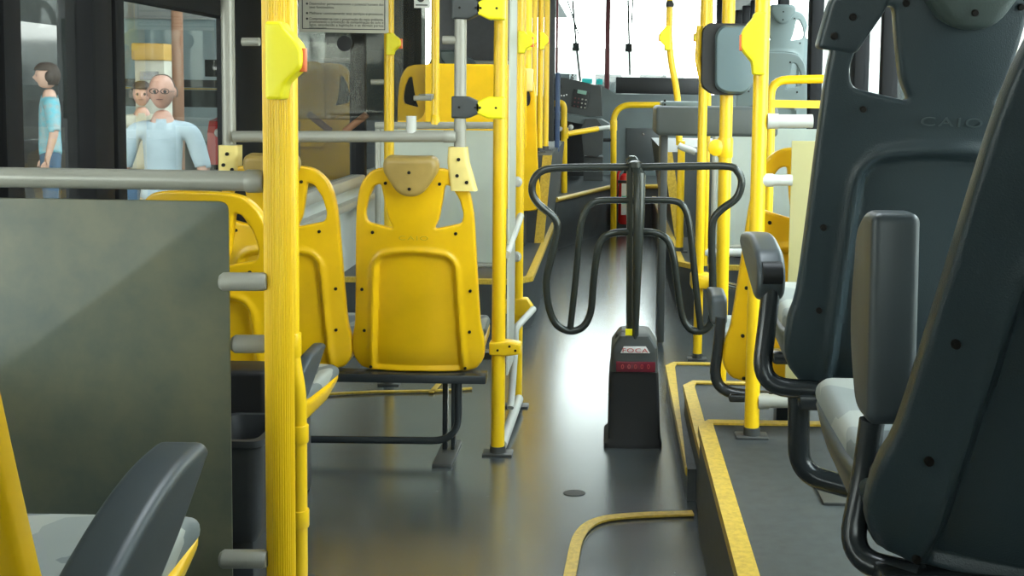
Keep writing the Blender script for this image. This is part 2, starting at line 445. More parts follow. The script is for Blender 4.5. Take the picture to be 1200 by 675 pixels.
# front wall and windscreen
zw = P(760, 112, YF).z
struct(MB().box(XL-.06, XR+.06, YF+.2, YF+.28, -.1, zw-.02).out('wall_front', 'console'))
struct(MB().box(XL, XR, YF+.22, YF+.226, zw-.02, ZC).out('window_%d' % gi, 'glass')); gi += 1
pxm = P(712, 50, YF+.2).x
struct(MB().box(pxm-.028, pxm+.028, YF+.16, YF+.22, zw-.1, ZC, bev=.008).out('trim_50', 'maroon'))
struct(MB().box(XL, XL+.1, YF+.1, YF+.22, 0, ZC).out('trim_51', 'maroon'))
struct(MB().box(XR-.12, XR, YF+.1, YF+.22, 0, ZC).out('trim_52', 'frame'))

# ================================================================== PLATFORMS
def platform(num, z, corner, ynear, xr, sw, chamfer, name_y=None, yend=None, mat_top='platf'):
    """raised platform on right; corner = near-the-front aisle corner"""
    cx, cy = corner
    poly = [(cx, ynear), (cx, cy-chamfer), (cx+chamfer*.55, cy), (xr, cy), (xr, ynear)]
    o = MB().prism([(x, y, 0) for x, y in poly], (0, 0, z)).out('floor_platform', mat_top)
    struct(o); o.name = 'floor'
    # strip
    t = MB(); zt = z+.002
    outer = [(cx-.006, ynear), (cx-.006, cy-chamfer), (cx+chamfer*.55, cy+.006), (xr, cy+.006)]
    inner = [(cx+sw, ynear), (cx+sw, cy-chamfer-sw*.3), (cx+chamfer*.55+sw*.3, cy-sw*.75), (xr, cy-sw*.75)]
    if num == 3: inner[0] = (cx-.003, ynear+.02)
    for i in range(3):
        t.prism([(*outer[i], zt), (*outer[i+1], zt), (*inner[i+1], zt), (*inner[i], zt)], (0, 0, .006))
        t.prism([(*outer[i], z-.02), (*outer[i+1], z-.02), (outer[i+1][0]+.004, outer[i+1][1]-.004, z-.02), (outer[i][0]+.004, outer[i][1]-.004, z-.02)], (0, 0, .026))
    o = t.out('trim_%d' % (60+num), 'ystrip', ang=20); struct(o)
Z1, Z2, Z3 = .30, .20, .10
c1 = G(820, 500, Z1); c2 = G(802, 452, Z2); c3 = G(781, 429, Z3)
platform(1, Z1, (c1.x, c1.y+.04), -2.5, XR, .038, .05)
platform(2, Z2, (c2.x, c2.y+.04), c1.y-.1, XR, .034, .06)
platform(3, Z3, (c3.x, c3.y+.04), c2.y-.6, XR, .034, .06)
# right low platform ahead of the turnstile (with the fare desk on it)
c4 = G(797, 312, .30)
def lowplat(num, side_, corner, yfar, z):
    cx, cy = corner
    xw = XR if side_ > 0 else XL
    s = side_
    poly = [(cx, yfar), (cx, cy+.12), (cx+s*.08, cy), (xw, cy), (xw, yfar)]
    o = MB().prism([(x, y, 0) for x, y in poly], (0, 0, z)).out('floor', 'riser'); struct(o)
    t = MB(); sw = .035
    outer = [(cx-s*.004, yfar), (cx-s*.004, cy+.12), (cx+s*.08, cy-.004), (xw, cy-.004)]
    inner = [(cx+s*sw, yfar), (cx+s*sw, cy+.13), (cx+s*.1, cy+.03), (xw, cy+.03)]
    for i in range(3):
        t.prism([(*outer[i], z-.018), (*outer[i+1], z-.018), (*inner[i+1], z-.018), (*inner[i], z-.018)], (0, 0, .026))
    struct(t.out('trim_%d' % (60+num), 'ystrip', ang=20))
lowplat(4, 1, (c4.x, c4.y), 10.3, .30)
c5 = G(622, 330, .26)
lowplat(5, -1, (c5.x, c5.y), 10.3, .26)
# wheel arch boxes with yellow corner strips
def arch(num, s, ptop, pbot, ynear, yfar):
    tp = P(*ptop, ynear); bt = P(*pbot, ynear)
    xw = XR if s > 0 else XL
    m = MB()
    sec = lambda y: [(bt.x, y, 0), (bt.x, y, bt.z), (tp.x, y, tp.z), (xw, y, tp.z), (xw, y, 0)]
    m.prism(sec(ynear), (0, yfar-ynear, 0))
    struct(m.out('trim_%d' % (70+num), 'riser', ang=20))
    t = MB(); w = .055
    t.prism([(bt.x-s*.006, ynear-.006, bt.z), (bt.x+s*w, ynear-.006, bt.z), (tp.x+s*w, ynear-.006, tp.z), (tp.x-s*.006, ynear-.006, tp.z)], (0, .012, 0))
    struct(t.out('trim_%d' % (75+num), 'ystrip', ang=20))
    return tp, bt
arch(1, -1, (646, 182), (634, 306), 7.2, 9.4)
arch(2, 1, (778, 178), (792, 280), 7.3, 9.6)
# driver's podium at the front
pa = G(652, 234, .40); pb = G(719, 218, .40); pc = G(778, 214, .40)
pod = [(XL, pa.y), (pa.x, pa.y), (pb.x, pb.y), (pc.x+.5, pb.y+.1), (XR, pb.y+.1), (XR, YF+.2), (XL, YF+.2)]
struct(MB().prism([(x, y, 0) for x, y in pod], (0, 0, .40)).out('floor', 'riser', ang=20))
struct(MB().tube([(pa.x, pa.y-.01, .4), (pb.x, pb.y-.01, .4)], .02).tube([(pb.x+.1, pb.y-.0, .4), (pc.x+.5, pb.y+.09, .4)], .02).out('trim_80', 'ystrip'))
# curved yellow strip of floor hatch and other floor strips
def floor_strip(name, pts, w, z=.004, per=6):
    pts = spline([(p.x, p.y, z) for p in pts], per)
    m = MB(); L = []; R = []
    for i, p in enumerate(pts):
        a = pts[max(i-1, 0)]; c = pts[min(i+1, len(pts)-1)]; t = (c-a).normalized(); n = Vector((-t.y, t.x, 0))
        L.append(p+n*w/2); R.append(p-n*w/2)
    for i in range(len(pts)-1): m.prism([L[i], L[i+1], R[i+1], R[i]], (0, 0, .006))
    return struct(m.out(name, 'ystrip', ang=20))
floor_strip('trim_81', [G(664, 700), G(670, 665), G(679, 630), G(700, 613), G(740, 607), G(812, 604)], .032)
floor_strip('trim_82', [G(380, 464), G(440, 461), G(505, 460), G(553, 457)], .02, per=2)
floor_strip('trim_83', [G(505, 462), G(519, 446), G(524, 436)], .02, per=2)
# dark hatch plate below the curved strip, and worn spot
struct(MB().lathe([(.036, 0), (.034, .002)], (G(673, 578).x, G(673, 578).y, 0), 14, sy=.75).out('trim_84', 'black'))

# ================================================================== SEATS
LEAN = math.tan(math.radians(7.5))
HALF = [(0, 0), (.165, 0), (.205, .018), (.224, .06), (.222, .12), (.212, .17), (.205, .30), (.2, .42), (.193, .55), (.176, .635), (.14, .683), (.10, .698), (.05, .702), (0, .702)]
def mirror(h): return h + [(-x, z) for x, z in h[::-1][1:-1]]
HOLE = [(.104, .645), (.125, .640), (.150, .595), (.162, .545), (.155, .515), (.066, .497), (.083, .53), (.094, .585)]
def disp(x, z):
    y = .9*x*x + 2.6*max(0, .09-z)**2
    w = .126 + .02*max(0, (.38-z))/.38
    ax = .410 - 1.1*x*x
    d1 = w-abs(x); d2 = (ax-z)*.95; rr = .03
    sd = rr-math.hypot(rr-d1, rr-d2) if (d1 < rr and d2 < rr) else min(d1, d2)
    t = max(0, min(1, (sd+.008)/.016)); t = t*t*(3-2*t)
    if z < .02: t *= max(0, z/.02)
    y += .017*t - .006*math.exp(-((sd+.013)/.010)**2)
    y += -LEAN*z
    return y
def shell_mesh(wide=1.0, holes=True, noarch=False, step=.005):
    ol = spline([Vector((x, z, 0)) for x, z in HALF], 3)
    ol = [(v.x, v.y) for v in ol]
    ol = [(x*wide if not noarch else (x+math.copysign(wide, x) if x > .001 else x), z) for x, z in ol]
    lp = [mirror(ol)]
    if holes:
        add = wide if noarch else 0
        h = [(x+add, z) for x, z in roundpoly(HOLE, .012, 4)]
        lp += [h, [(-x, z) for x, z in h][::-1]]
    me = plate(lp, .009, .007, step=step)
    for v in me.vertices:
        x, y, z = v.co
        if noarch:
            v.co.y = y + .3*x*x*.3 - LEAN*z + (.011 if (abs(x) < wide*.9 and z < .62 and z > .3) else 0)
        else:
            v.co.y = y + disp(x, z)
    me.calc_loop_triangles()
    return me
CACHE = {}
def cached(key, fn):
    if key not in CACHE: CACHE[key] = fn()
    return CACHE[key]
def put(name, key, fn, material, parent, loc=(0, 0, 0), rx=0, label=None, ang=40):
    k = (key, material)
    def mk():
        me = fn(); me.materials.clear(); me.materials.append(M[material]); smooth(me, ang); me['done'] = 1; return me
    me = cached(k, mk)
    o = bpy.data.objects.new(name, me); COL.objects.link(o); o.parent = parent; o.location = loc; o.rotation_euler = (rx, 0, 0)
    if label: o['label'] = label
    return o
def head_mesh(s=1.0):
    pts = [(-.082, .128), (.082, .128), (.092, .085), (.036, .0), (-.036, .0), (-.092, .085)]
    pts = roundpoly([(x*s, z*s) for x, z in pts], [.03, .03, .03, .035, .035, .03], 6)
    me = plate([pts], .016, .018, step=.02, res=5)
    for v in me.vertices: v.co.y += -.0 - .02*math.cos(min(1, abs(v.co.x)/.1)*1.3)
    return me
def screw_mesh(r=.0055):
    return MB().lathe([(r, 0), (r, .004), (r*.8, .006)], (0, 0, 0), 10, 'Y').mesh()
def cushion_mesh(w=.2, d=.42):
    m = MB(); secs = []
    for i, (y, zt, zb) in enumerate([(.03, .085, .05), (.06, .10, .04), (.2, .098, .045), (.33, .112, .055), (.40, .118, .065), (.43, .105, .07), (.437, .09, .075)]):
        ww = w*(.96 if i in (0, 6) else 1)
        lp = roundpoly([(-ww, zb), (ww, zb), (ww*1.0, zt), (-ww*1.0, zt)], .018, 4)
        secs.append([(p[0], y, p[1]) for p in lp])
    return m.loft(secs).mesh()
def pan_mesh(w=.215):
    m = MB(); secs = []
    for (y, zt, zb, k) in [(.045, .10, .006, .93), (.07, .08, -.004, 1), (.2, .07, .0, 1), (.34, .075, .012, .99), (.42, .082, .035, .96), (.44, .078, .055, .93)]:
        lp = roundpoly([(-w*.9*k, zb), (w*.9*k, zb), (w*k, zt), (-w*k, zt)], .02, 4)
        secs.append([(p[0], y, p[1]) for p in lp])
    return m.loft(secs).mesh()
def bpad_mesh(w=.17):
    lp = roundpoly([(-w, .1), (w, .1), (w*.95, .47), (-w*.95, .47)], .04, 5)
    me = plate([lp], .012, .01, step=.03)
    for v in me.vertices: v.co.y += disp(0, v.co.z)+.028 if False else (-LEAN*v.co.z+.9*v.co.x**2+.036)
    return me
def recl(root, x, z, deg, roll):
    """recline the back (with headrest and pad) about its lower edge"""
    R_ = Matrix.Translation((x-.2, 0, z)) @ Matrix.Rotation(math.radians(roll), 4, 'Y') @ Matrix.Rotation(math.radians(deg), 4, 'X') @ Matrix.Translation((-x+.2, 0, -z))
    for ch in root.children:
        if ch.name.split('.')[0] in ('seat_back', 'headrest', 'back_cushion', 'handle_bracket'):
            ch.matrix_basis = R_ @ ch.matrix_basis
def flat_text():
    me = text_mesh('CAIO', .033, .0007, spacing=1.2); me.transform(Matrix.Diagonal((1.1, 1, .62, 1))); return me
SCREWS = [(.088, .648, 0), (.137, .482, 0), (.181, .285, 0), (.177, .142, 0), (.16, .012, 0)]
def seat_unit(root, x, z, colr, head=True, pad=True, lowres=False, screws=True, logo=True):
    g = (colr == 'grey')
    st = .014 if lowres else .005
    body = put('seat_back', ('shell', lowres), lambda: shell_mesh(step=st), colr, root, (x, 0, z))
    put('seat_pan', 'pan', pan_mesh, colr, root, (x, 0, z))
    put('seat_cushion', 'cush', cushion_mesh, 'cushion', root, (x, 0, z), label='grey patterned fabric cushion')
    if pad: put('back_cushion', 'bpad', bpad_mesh, 'cushion', root, (x, 0, z))
    if head:
        h = put('headrest', 'head', head_mesh, 'greyhead' if g else ('lgrey' if colr == 'lgrey' else 'headgold'), root, (x, -LEAN*.61-.014, z+.614), rx=math.radians(7.5),
                label='dark grey headrest' if g else ('pale grey headrest' if colr == 'lgrey' else 'worn tan headrest'))
        if screws:
            for dz in (.018, .072): put('screw', 'screwm', screw_mesh, 'screw', h, (0, -.053, dz+.01))
    if screws:
        for sx, sz, _ in SCREWS:
            for s in (-1, 1):
                xx = sx*s; yy = disp(xx, sz)-.0155
                put('screw', 'screwm', screw_mesh, 'screw', body, (xx, yy, sz), rx=math.radians(7.5))
    if logo:
        lm = put('logo', 'logo', lambda: flat_text(), 'greylogo' if g else 'yellowlogo', body, (0, disp(0, .466)-.0165, .466), rx=math.radians(-7.5)*-1, ang=20)
    return body
M['greylogo'] = mat('embossed_letters_grey', (.055, .075, .078), .3)
M['yellowlogo'] = mat('embossed_letters_yellow', (.55, .36, .02), .35)

def slab_arm(pts_side, w, name='armrest'):
    """armrest pad: outline in y,z extruded across x with rounded edges"""
    me = plate([pts_side], w/2-.012, .012, step=None, res=4)   # local x,z outline -> thickness y
    for v in me.vertices: v.co = Vector((v.co.y, v.co.x, v.co.z))
    me.flip_normals()
    return me

# --- yellow double seat behind the turnstile aisle pole (main subject)
YS = 3.69
pb1 = P(491, 436, YS); zb = pb1.z; x1 = P(489, 400, YS).x; x2 = P(333, 400, YS).x
root = thing('double_seat', 'yellow plastic double bus seat with tan headrests, raised letters visible, beside the aisle pole', 'seat', ((x1+x2)/2, YS, 0))
seat_unit(root, x1-root.location.x, zb, 'yellow')
seat_unit(root, x2-root.location.x, zb, 'yellow')
rx = root.location.x
MB().box(x2-.24, x1+.235, YS-.02, YS+.06, zb-.035, zb-.004, bev=.006).box(x2-.24, x1+.22, YS+.30, YS+.36, zb-.03, zb+.0, bev=.006).box(x1-.05, x1+.02, YS-.0, YS+.33, zb-.03, zb-.006).out('seat_frame', 'tube', root)
lx = P(522, 470, YS+.0).x
MB().box(lx-.018, lx-.002, YS+.05, YS+.09, .01, zb-.03, bev=.003).box(lx+.012, lx+.026, YS+.05, YS+.09, .01, zb-.03, bev=.003).out('leg', 'tube', root)
MB().tube(fillet([(x1+.14, YS+.0, zb-.02), (x1+.14, YS+.0, P(500, 516, YS).z), (XL+.05, YS+.0, P(400, 516, YS).z)], .09, 8), .0125).out('leg_brace', 'tube', root)
MB().box(lx-.03, lx+.035, YS-.10, YS+.16, 0, .012, bev=.003).out('foot_plate', 'plate', root)

# --- lower yellow seat next to the ribbed pole
Y3 = 3.05
b3 = P(252, 512, Y3)
root = thing('bus_seat', 'low yellow seat half hidden by the worn frosted panel and ribbed pole', 'seat', (b3.x, Y3, 0), math.radians(-7))
seat_unit(root, 0, b3.z+.0, 'yellow', head=False)
put('armrest', 'armfin', lambda: slab_arm(roundpoly([(-.02, -.06), (.05, -.08), (.16, .01), (.20, .05), (.17, .06), (.08, .045), (.0, .0)], .02, 5), .036), 'arm', root, (.215, .05, b3.z+.17), label='grey fin-shaped armrest')
MB().box(b3.x-.2, b3.x+.18, Y3+.08, Y3+.34, 0, b3.z-.01, bev=.01).out('pedestal', 'dark', root)

# --- litter bin and black padded box in front of it
bb = thing('litter_bin', 'dark grey open-topped plastic litter bin beside the ribbed pole', 'bin', (P(275, 640, 2.6).x, 2.6, 0))
p0 = P(232, 516, 2.5); p1 = P(306, 640, 2.5)
m = MB(); zt = p0.z; z0 = p1.z
def rect(x0, x1, y0, y1, z, r=.03): return [(p[0], p[1], z) for p in roundpoly([(x0, y0), (x1, y0), (x1, y1), (x0, y1)], r, 4)]
xa, xb_ = p0.x, p1.x
m.loft([rect(xa+.02, xb_-.02, 2.52, 2.7, z0, .02), rect(xa+.01, xb_-.008, 2.51, 2.71, z0+.03), rect(xa, xb_, 2.5, 2.72, zt-.02), rect(xa-.004, xb_+.004, 2.496, 2.724, zt-.015), rect(xa-.004, xb_+.004, 2.496, 2.724, zt), rect(xa+.012, xb_-.012, 2.512, 2.708, zt), rect(xa+.03, xb_-.03, 2.54, 2.69, z0+.05, .02)])
m.out('bin_body', 'dark', bb)
MB().tube([(xa+.03, 2.69, z0+.06), (xa+.03, 2.74, z0+.06)], .01).box(xa+.03, xb_-.03, 2.54, 2.68, 0, z0+.01, bev=.01).out('bin_bracket', 'dark', bb)
p0 = P(232, 434, 2.76); p1 = P(312, 500, 2.76)
o = MB().box(p0.x, p1.x, 2.76, 2.88, .0, p0.z, bev=.015, seg=3).out('padded_box', 'black'); tag(o, 'rough black padded box standing behind the litter bin', 'box')

# --- nearest left seat (bottom left corner)
YN = 1.0
root = thing('bus_seat', 'nearest yellow seat at the bottom left corner beside the frosted panel', 'seat', (-.735, YN, 0))
zn = .575
seat_unit(root, 0, zn, 'yellow', head=True)
recl(root, 0, zn, 2, -2)
me = slab_arm(roundpoly([(-.12, -.20), (.0, -.14), (.10, -.085), (.20, -.03), (.285, .03), (.27, .046), (.2, .045), (.12, .028), (.02, -.01), (-.12, -.09)], [.02, .05, .08, .08, .012, .015, .06, .08, .08, .03], 6), .06)
me.transform(Matrix.Translation((-.495, YN-.0, zn+.215)))
link('armrest', me, 'arm', root, label='grey curved armrest pad')
MB().box(-.92, -.56, YN+.06, YN+.36, 0, zn, bev=.01).out('pedestal', 'dark', root)

# --- armrest pads / tubes for the dark seats
def seat_arm(root, pad_px, tube_px, Yp, Yt, w=.05, tr=.017, up=False):
    pass

# --- dark grey seat 1 (right)
def dark_seat(label, Y, bl, brx, ztop_px, arm=None, color='grey', head=True, rz=0, n=1, group=None, lean_fix=0):
    a = P(*bl, Y); b = P(brx, bl[1], Y)
    root = thing('bus_seat', label, 'seat', ((a.x+b.x)/2, Y, 0), rz)
    return root, a.z, (a.x+b.x)/2
Y1 = 1.84
a = P(922, 458, Y1)
s1x = a.x+.222
root1 = thing('bus_seat', 'dark grey bus seat with raised letters on its back, bolted headrest, on the right platform', 'seat', (s1x, Y1, Z1))
z1 = a.z
seat_unit(root1, 0, z1-Z1, 'grey')
recl(root1, 0, z1-Z1, 2.5, 1)
# second half of the double seat by the wall is hidden; frame, leg, foot
MB().box(s1x-.2, s1x+.42, Y1-.0, Y1+.05, z1-.035, z1-.008, bev=.006).box(s1x-.2, s1x+.42, Y1+.3, Y1+.35, z1-.03, z1-.006, bev=.006).out('seat_frame', 'tube', root1)
# side hoop: rises to armrest
q = lambda px, py, Y: P(px, py, Y)
MB().tube(fillet([q(905, 325, Y1+.06), q(899, 380, Y1+.06), q(890, 452, Y1+.05), q(1000, 461, Y1+.0)], [.05, .07], 8), .0165).out('armrest_tube', 'tube', root1)
MB().tube(fillet([q(936, 458, Y1+.05), q(936, 555, Y1+.05), q(1000, 572, Y1+.02)], .10, 8), .019).out('leg', 'tube', root1)
fp = G(985, 575, Z1)
MB().box(fp.x-.06, fp.x+.05, fp.y-.10, fp.y+.08, Z1, Z1+.008, bev=.002).out('foot_plate', 'plate', root1)
def pad_at(px, py, Y, outline, w, root, mat_='arm', name='armrest', rz=0, label=None):
    c = P(px, py, Y)
    me = slab_arm(outline, w); me.transform(Matrix.Translation(c) @ Matrix.Rotation(rz, 4, 'Z'))
    o = link(name, me, mat_, root, label=label); return o
PADO = roundpoly([(-.015, -.045), (.02, -.06), (.17, -.02), (.26, .01), (.25, .035), (.12, .05), (.01, .03), (-.02, 0)], [.02, .02, .03, .02, .015, .05, .04, .02], 5)
pad_at(903, 316, Y1+.06, PADO, .05, root1, label='grey armrest pad with rounded end')
MB().tube([q(893, 320, Y1+.05), q(916, 320, Y1+.05)], .02, 14).out('armrest_hinge', 'black', root1)
# bracket bolted on seat 1 left top (handle cover)
def handle_bracket(root, x, z, s, material, outline=None):
    ol = outline or [(.128, .700), (.196, .66), (.212, .575), (.155, .568), (.112, .645), (.11, .705)]
    ol = [(xx*s, zz) for xx, zz in roundpoly(ol, [.02, .02, .008, .008, .02, .01], 4)]
    if s < 0: ol = ol[::-1]
    me = plate([ol], .014, .006, step=.02)
    for v in me.vertices: v.co.y += disp(v.co.x, v.co.z)
    me.materials.append(M[material]); smooth(me); me['done'] = 1
    o = bpy.data.objects.new('handle_bracket', me); COL.objects.link(o); o.parent = root; o.location = (x, 0, z)
    for (sx, sz) in ((.165, .665), (.165, .625), (.19, .595)) if outline is None else ():
        put('screw', 'screwb', lambda: screw_mesh(.006), 'screw', o, (sx*s, disp(sx*s, sz)-.0195, sz), rx=math.radians(7.5))
    return o
hb1 = handle_bracket(root1, 0, z1-Z1, -1, 'grey')
hb1.matrix_basis = Matrix.Translation((-.2, 0, z1-Z1)) @ Matrix.Rotation(math.radians(1), 4, 'Y') @ Matrix.Rotation(math.radians(2.5), 4, 'X') @ Matrix.Translation((.2, 0, -(z1-Z1))) @ hb1.matrix_basis

# --- nearest dark seat (right edge)
Y0 = 1.22
a0 = P(1012, 668, Y0)
s0x = a0.x+.222
root0 = thing('bus_seat', 'nearest dark grey seat cropped by the right edge, its armrest folded upright', 'seat', (s0x, Y0, Z1))
z0 = a0.z
seat_unit(root0, 0, z0-Z1, 'grey')
recl(root0, 0, z0-Z1, 7, 7)
MB().box(s0x-.2, s0x+.3, Y0-.0, Y0+.05, z0-.035, z0-.008, bev=.006).out('seat_frame', 'tube', root0)
MB().tube(fillet([q(1022, 492, Y0+.10), q(1013, 560, Y0+.10), q(993, 655, Y0+.08), q(1080, 676, Y0+.02)], [.05, .07], 8), [.0135]*3+[.0155]*100 if False else .0155).out('armrest_tube', 'tube', root0)
up = roundpoly([(-.03, -.10), (.05, -.10), (.10, .0), (.075, .13), (.03, .155), (-.018, .155)], [.02, .03, .05, .03, .015, .012], 5)
pad_at(1042, 398, Y0+.10, up, .058, root0, label='grey armrest pad folded up', rz=0)
MB().box(s0x-.05, s0x+.05, Y0+.1, Y0+.3, Z1, z0, bev=.01).out('pedestal', 'dark', root0)

# --- yellow seat 2 on the right, behind the pole
Y2 = 3.17
a2 = P(846, 460, Y2)
s2x = a2.x+.222
root2 = thing('bus_seat', 'yellow bus seat behind the right aisle pole, ahead of the dark seats', 'seat', (s2x, Y2, Z2))
z2 = a2.z
seat_unit(root2, 0, z2-Z2+.03, 'yellow', head=False)
recl(root2, 0, z2-Z2, 0, 3.5)
MB().tube(fillet([q(845, 372, Y2+.04), q(842, 400, Y2+.04), q(835, 458, Y2+.05), q(900, 466, Y2+.0)], [.04, .08], 8), .0165).out('armrest_tube', 'tube', root2)
pad_at(843, 362, Y2+.05, roundpoly([(-.015, -.045), (.02, -.05), (.17, -.02), (.22, .0), (.2, .03), (.1, .045), (.01, .035)], .02, 5), .048, root2, label='grey armrest pad with rounded end')
MB().box(s2x-.2, s2x+.4, Y2+.0, Y2+.06, z2-.03, z2-.006, bev=.006).box(s2x-.03, s2x+.03, Y2+.2, Y2+.26, Z2, z2-.02).out('seat_frame', 'tube', root2)

# --- wide yellow seat far left on the platform
YW = 6.9
wl = P(463, 240, YW); wr = P(633, 240, YW); wz = P(600, 247, YW).z; wt = P(560, 77, YW).z
rootw = thing('wide_seat', 'extra wide yellow seat with loop handles behind the pale frosted panel', 'seat', ((wl.x+wr.x)/2, YW, .26))
hw = (wr.x-wl.x)/2; sc = (wt-wz)/.702
def wide_mesh():
    me = shell_mesh(hw-.224, True, True, step=.02)
    me.transform(Matrix.Diagonal((1, 1, sc, 1))); return me
put('seat_back', 'wide', wide_mesh, 'yellow', rootw, (0, 0, wz-.26))
me = plate([roundpoly([(-hw*.55, .38), (hw*.82, .38), (hw*.82, .66*sc+.06), (-hw*.55, .66*sc+.06)], .05, 6)], .008, .01, step=.03)
for v in me.vertices: v.co.y += -.03-LEAN*v.co.z
o = link('back_pad', me, 'yellow', rootw, local=True); o.location = (0, 0, wz-.26)
MB().box(wl.x+.02, wr.x-.02, YW+.0, YW+.42, wz+.0, wz+.08, bev=.02).out('seat_pan', 'yellow', rootw)
MB().box(wl.x+.03, wr.x-.03, YW+.05, YW+.43, wz+.08, wz+.13, bev=.02).out('seat_cushion', 'cushion', rootw)
MB().box(wl.x+.1, wr.x-.1, YW+.1, YW+.25, .26, wz, bev=.01).out('pedestal', 'dark', rootw)
hb = P(621, 94, YW)
MB().box(hb.x-.03, hb.x+.025, YW-.12, YW-.05, hb.z-.07, hb.z+.07, bev=.01).out('handle_bracket', 'cream', rootw)
# dark driver-side seats behind it
Yd = 8.2
dd = thing('bus_seat', 'dark seat with rounded headrest seen just above the wide yellow seat', 'seat', (P(532, 100, Yd).x, Yd, .26))
seat_unit(dd, 0, P(500, 62, Yd).z-.72-.26, 'grey', lowres=True, screws=False, logo=False)
MB().box(dd.location.x-.2, dd.location.x+.2, Yd+.08, Yd+.35, .26, P(500, 62, Yd).z-.72, bev=.01).out('pedestal', 'dark', dd)

# --- pale grey seats on the right wheel arch
za = P(778, 178, 7.3).z
def far_seat(label, px, py_top, Y, head, base):
    c = P(px, py_top, Y)
    hgt = .716 if head else .702
    r = thing('bus_seat', label, 'seat', (c.x, Y, base))
    seat_unit(r, 0, c.z-hgt-base, 'lgrey', head=head, lowres=True, logo=False)
    MB().box(c.x-.18, c.x+.18, Y+.05, Y+.36, base, c.z-hgt, bev=.01).out('pedestal', 'dark', r)
    return r
far_seat('pale grey seat with screwed headrest high on the right beyond the yellow pole', 914, 11, 7.8, True, za)
far_seat('lower pale grey seat in front of the other pale grey one, cut by the pole', 905, 62, 6.35, False, .3)

# ================================================================== POLES
def vpole(name, label, px, py, Y, r, z0, material='ypole', foot=True, z1=ZC, cat='pole', group=None, n=18):
    c = P(px, py, Y)
    t = thing(name, label, cat, (c.x, Y, z0), group=group)
    MB().tube([(c.x, Y, z0), (c.x, Y, z1)], r, n).out('pole_tube', material, t)
    if foot:
        MB().lathe([(r*1.15, .0), (r*1.15, .03)], (c.x, Y, z0), 18).box(c.x-r*2.2, c.x+r*2.2, Y-r*1.3, Y+r*1.3, z0, z0+.008, bev=.003).out('foot_flange', 'plate' if z0 > -1 else 'dark', t)
    return t, c
def clampring(t, x, Y, z, r, h, material='ypole', name='clamp'):
    return MB().lathe([(r+.0035, -h/2), (r+.0045, -h/2+.003), (r+.0045, h/2-.003), (r+.0035, h/2)], (x, Y, z), 20).out(name, material, t)
def stop_button(t, x, Y, zc, s, h=.18, d=.05, scale=1.0):
    """yellow housing bulging sideways (s=+1 right) with red button"""
    h *= scale
    prof = [(-.012, -h/2), (.020, -h/2), (.024, -h*.30), (.050, -h*.13), (.056, -h*.06), (.056, h*.14), (.048, h*.25), (.024, h*.42), (.020, h/2), (-.012, h/2)]
    prof = [(px_*s*scale, pz) for px_, pz in prof]
    if s < 0: prof = prof[::-1]
    me = plate([roundpoly(prof, .006, 3)], .020*scale, .006, res=3)
    me.transform(Matrix.Translation((x+.006*s, Y-.012, zc)))
    b = link('stop_button', me, 'ybright', t, label='bright yellow stop button housing')
    MB().box(x+s*.052*scale, x+s*.066*scale, Y-.022, Y-.004, zc-.02*scale, zc+.025*scale, bev=.002).out('button', 'redbtn', b, label='red push button')
    return b
# ribbed big pole
YR = 2.12
c = P(327, 340, YR)
t = thing('ribbed_grab_pole', 'thick ribbed yellow grab pole with stop button, in front of the frosted panel', 'pole', (c.x, YR, 0))
m = MB(); nn = 108
m.loft([[(c.x+(.0278 if k % 3 else .0266)*math.cos(2*PI*k/nn), YR+(.0278 if k % 3 else .0266)*math.sin(2*PI*k/nn), z_) for k in range(nn)] for z_ in (0, ZC)])
m.out('pole_tube', 'ypole', t, ang=12)
stop_button(t, c.x+.0, YR-.022, P(330, 72, YR).z, 1, h=.147, scale=.98)
# thin pole behind it with the seat tube bend
Y5 = 2.72
c = P(351.5, 600, Y5)
t = thing('grab_pole', 'slim yellow pole with sleeves just behind the thick ribbed pole', 'pole', (c.x, Y5, 0))
MB().tube(fillet([(c.x, Y5, 0), (c.x, Y5, P(350, 462, Y5).z), (c.x-.017, Y5, P(350, 415, Y5).z), (c.x-.017, Y5, ZC)], .04), .0185, 18).out('pole_tube', 'ypole', t)
MB().lathe([(.04, 0), (.04, .008)], (c.x, Y5, 0), 18).out('foot_flange', 'plate', t)
for py_, hh in ((607, .045), (508, .045), (404, .06)):
    clampring(t, c.x-(.017 if py_ < 450 else 0), Y5, P(350, py_, Y5).z, .0185, hh)
pz = lambda py_: P(350, py_, Y5).z
# yellow seat shell edge meeting the pole is a part of the low seat; horizontal stub
# near-left partition
YP = 2.12
pr_ = thing('partition_screen', 'large worn frosted partition panel with thick grey top rail, nearest on the left', 'partition', (P(130, 600, YP).x, YP, 0))
pe = P(272, 600, YP)
me = plate([roundpoly([(-2.2-pe.x*0+pe.x+.9, .06), (pe.x, .06), (pe.x, P(272, 236, YP).z), (-2.2+pe.x+.9, P(272, 236, YP).z)], [.0, .0, .02, .0], 6)], .0015, .0015)
me.transform(Matrix.Translation((0, YP, 0)))
link('panel', me, 'frostnear', pr_)
rz_ = P(150, 210, YP).z
MB().tube([(XL+.02, YP, rz_), (P(300, 210, YP).x, YP, rz_)], .0195, 20).out('top_rail', 'steel', pr_)
MB().lathe([(.0215, 0), (.0225, .003), (.0225, .026), (.018, .034)], (P(289, 210, YP).x, YP, rz_), 20, 'X').out('rail_cap', 'steel', pr_)
for py_, xa_, dy in ((330, 258, -.02), (403, 272, .02), (655, 258, -.02)):
    MB().tube([P(xa_, py_, YP+dy), P(xa_+4, py_, YP+dy), P(308, py_, YP+dy), P(313, py_, YP+dy)], [.013, .018, .018, .015], 16).out('panel_clamp', 'steel', pr_)
MB().box(XL+.02, XL+.06, YP-.02, YP+.02, 0, rz_).out('wall_post', 'steel', pr_)

